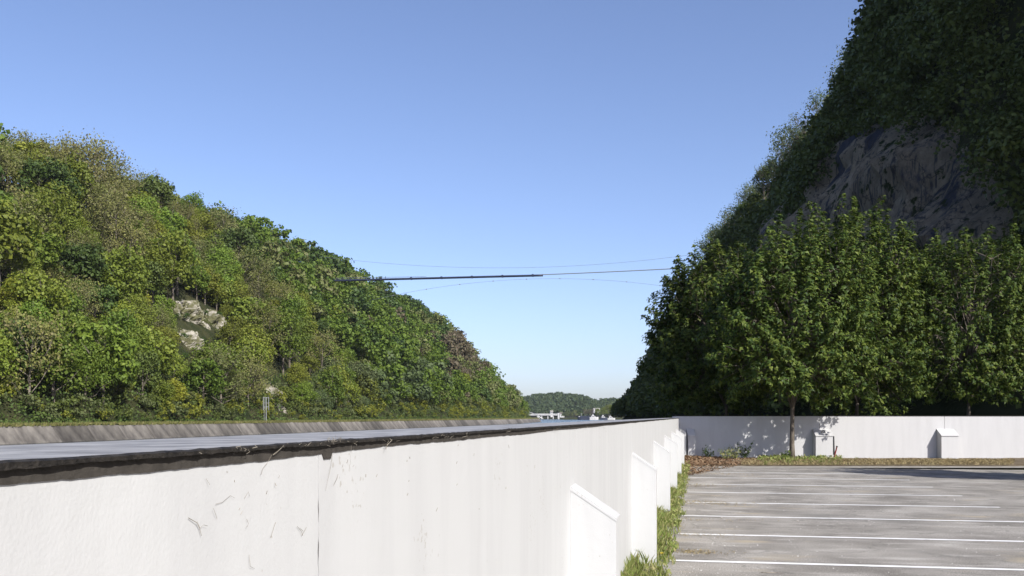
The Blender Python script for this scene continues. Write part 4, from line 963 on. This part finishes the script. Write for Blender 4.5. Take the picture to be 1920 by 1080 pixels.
# dry strands, web threads and scuffs on the long wall
def on_wall(px, py):
    r = (px - 960) / F; t = WX / (-SA + r * CA); return np.array([WX, t * (CA + r * SA), EYE + t * (HZ - py) / F])
m = MB(); sr = random.Random(12)
def strand(pl, w=0.0007, out=0.004):
    P = [on_wall(a, b) + np.array([out * (0.4 + 0.6 * sr.random()), 0, 0]) for a, b in pl]; m.tube(P, [w * .62 * sr.uniform(.7, 1.2) for _ in P], 4)
strand([(532, 831), (520, 838), (511, 846), (506, 853)], .0011, .012); strand([(506, 853), (498, 868), (490, 878), (486, 890)], .0005)
strand([(733, 818), (726, 826), (722, 834), (716, 843)], .0011, .012); strand([(622, 852), (616, 880), (611, 905), (609, 920)], .0004)
strand([(632, 889), (630, 897), (623, 910)], .0006); strand([(351, 971), (365, 980), (371, 990), (375, 1005)], .0009); strand([(371, 990), (377, 984), (385, 986)], .0005); strand([(371, 990), (366, 978)], .0006)
strand([(555, 987), (563, 997), (564, 1004)], .0008); strand([(572, 989), (567, 998), (564, 1004)], .0006); strand([(560, 990), (566, 996)], .0006)
strand([(457, 934), (463, 922), (466, 931)], .0005); strand([(515, 979), (511, 990), (505, 1008)], .0004); strand([(384, 897), (389, 909)], .0005)
strand([(396, 953), (400, 964), (405, 973)], .0005); strand([(402, 945), (415, 942), (430, 929), (437, 934)], .0004); strand([(460, 973), (462, 982), (459, 988)], .0006)
strand([(464, 1040), (466, 1062), (475, 1066)], .0005); strand([(513, 905), (514, 911)], .0009); strand([(658, 828), (655, 850), (654, 872)], .0003)
for i in range(26):
    px = sr.uniform(420, 1060); top = 860 - (px - 310) * .0617; py = top + sr.random() ** 1.5 * 140; L = sr.uniform(2, 7)
    strand([(px, py), (px - L * sr.uniform(-.2, .6), py + L)], sr.uniform(.0003, .0010) * (1.0 + max(0, px - 700) / 200), .001)
for i in range(45):                                          # frayed bits hanging from the torn coping edge
    px = 320 + 820 * sr.random() ** .8; y0 = 846 - (px - 310) * .0617 + sr.uniform(-2, 6); sg_ = sr.uniform(3, 11) * (1 - (px - 310) / 1300)
    strand([(px, y0), (px - sr.uniform(-3, 4), y0 + sg_ * .5), (px - sr.uniform(-4, 6), y0 + sg_)], sr.uniform(.0005, .0011), .016)
tag(m.build('dry_strands', M['strand']), 'dry plant strands, web threads and scuffs sticking to the long white wall', 'debris', kind='stuff')
# pale web tuft at the coping joint
m = MB()
for i in range(14):
    a = on_wall(612 + sr.uniform(-12, 22), 831 + sr.uniform(-3, 3)) + np.array([.012, 0, .004]); m.tube([a, a + np.array([sr.uniform(-.01, .008), sr.uniform(-.012, .02), sr.uniform(-.004, .012)]), a + np.array([sr.uniform(-.01, .01), sr.uniform(.0, .03), sr.uniform(-.008, .006)])], [.0004, .0003, .0002], 4)
wt = m.build('web_tuft', M['strand']); tag(wt, 'pale tuft of web and fluff caught on the torn coping edge', 'web')

# ================================================================== HAZE
hz = MB().box(-760, 560, -320, 2300, -3.8, 150).build('haze', [])
hm = bpy.data.materials.new('thin_haze'); hm.use_nodes = True; nt = hm.node_tree; nt.nodes.remove(nt.nodes['Principled BSDF'])
pv = nt.nodes.new('ShaderNodeVolumePrincipled'); pv.inputs['Color'].default_value = (0.86, 0.92, 1.0, 1); pv.inputs['Density'].default_value = 0.00007; pv.inputs['Anisotropy'].default_value = 0.2
nt.links.new(pv.outputs[0], nt.nodes['Material Output'].inputs['Volume']); hz.data.materials.append(hm); tag(hz, kind='stuff')
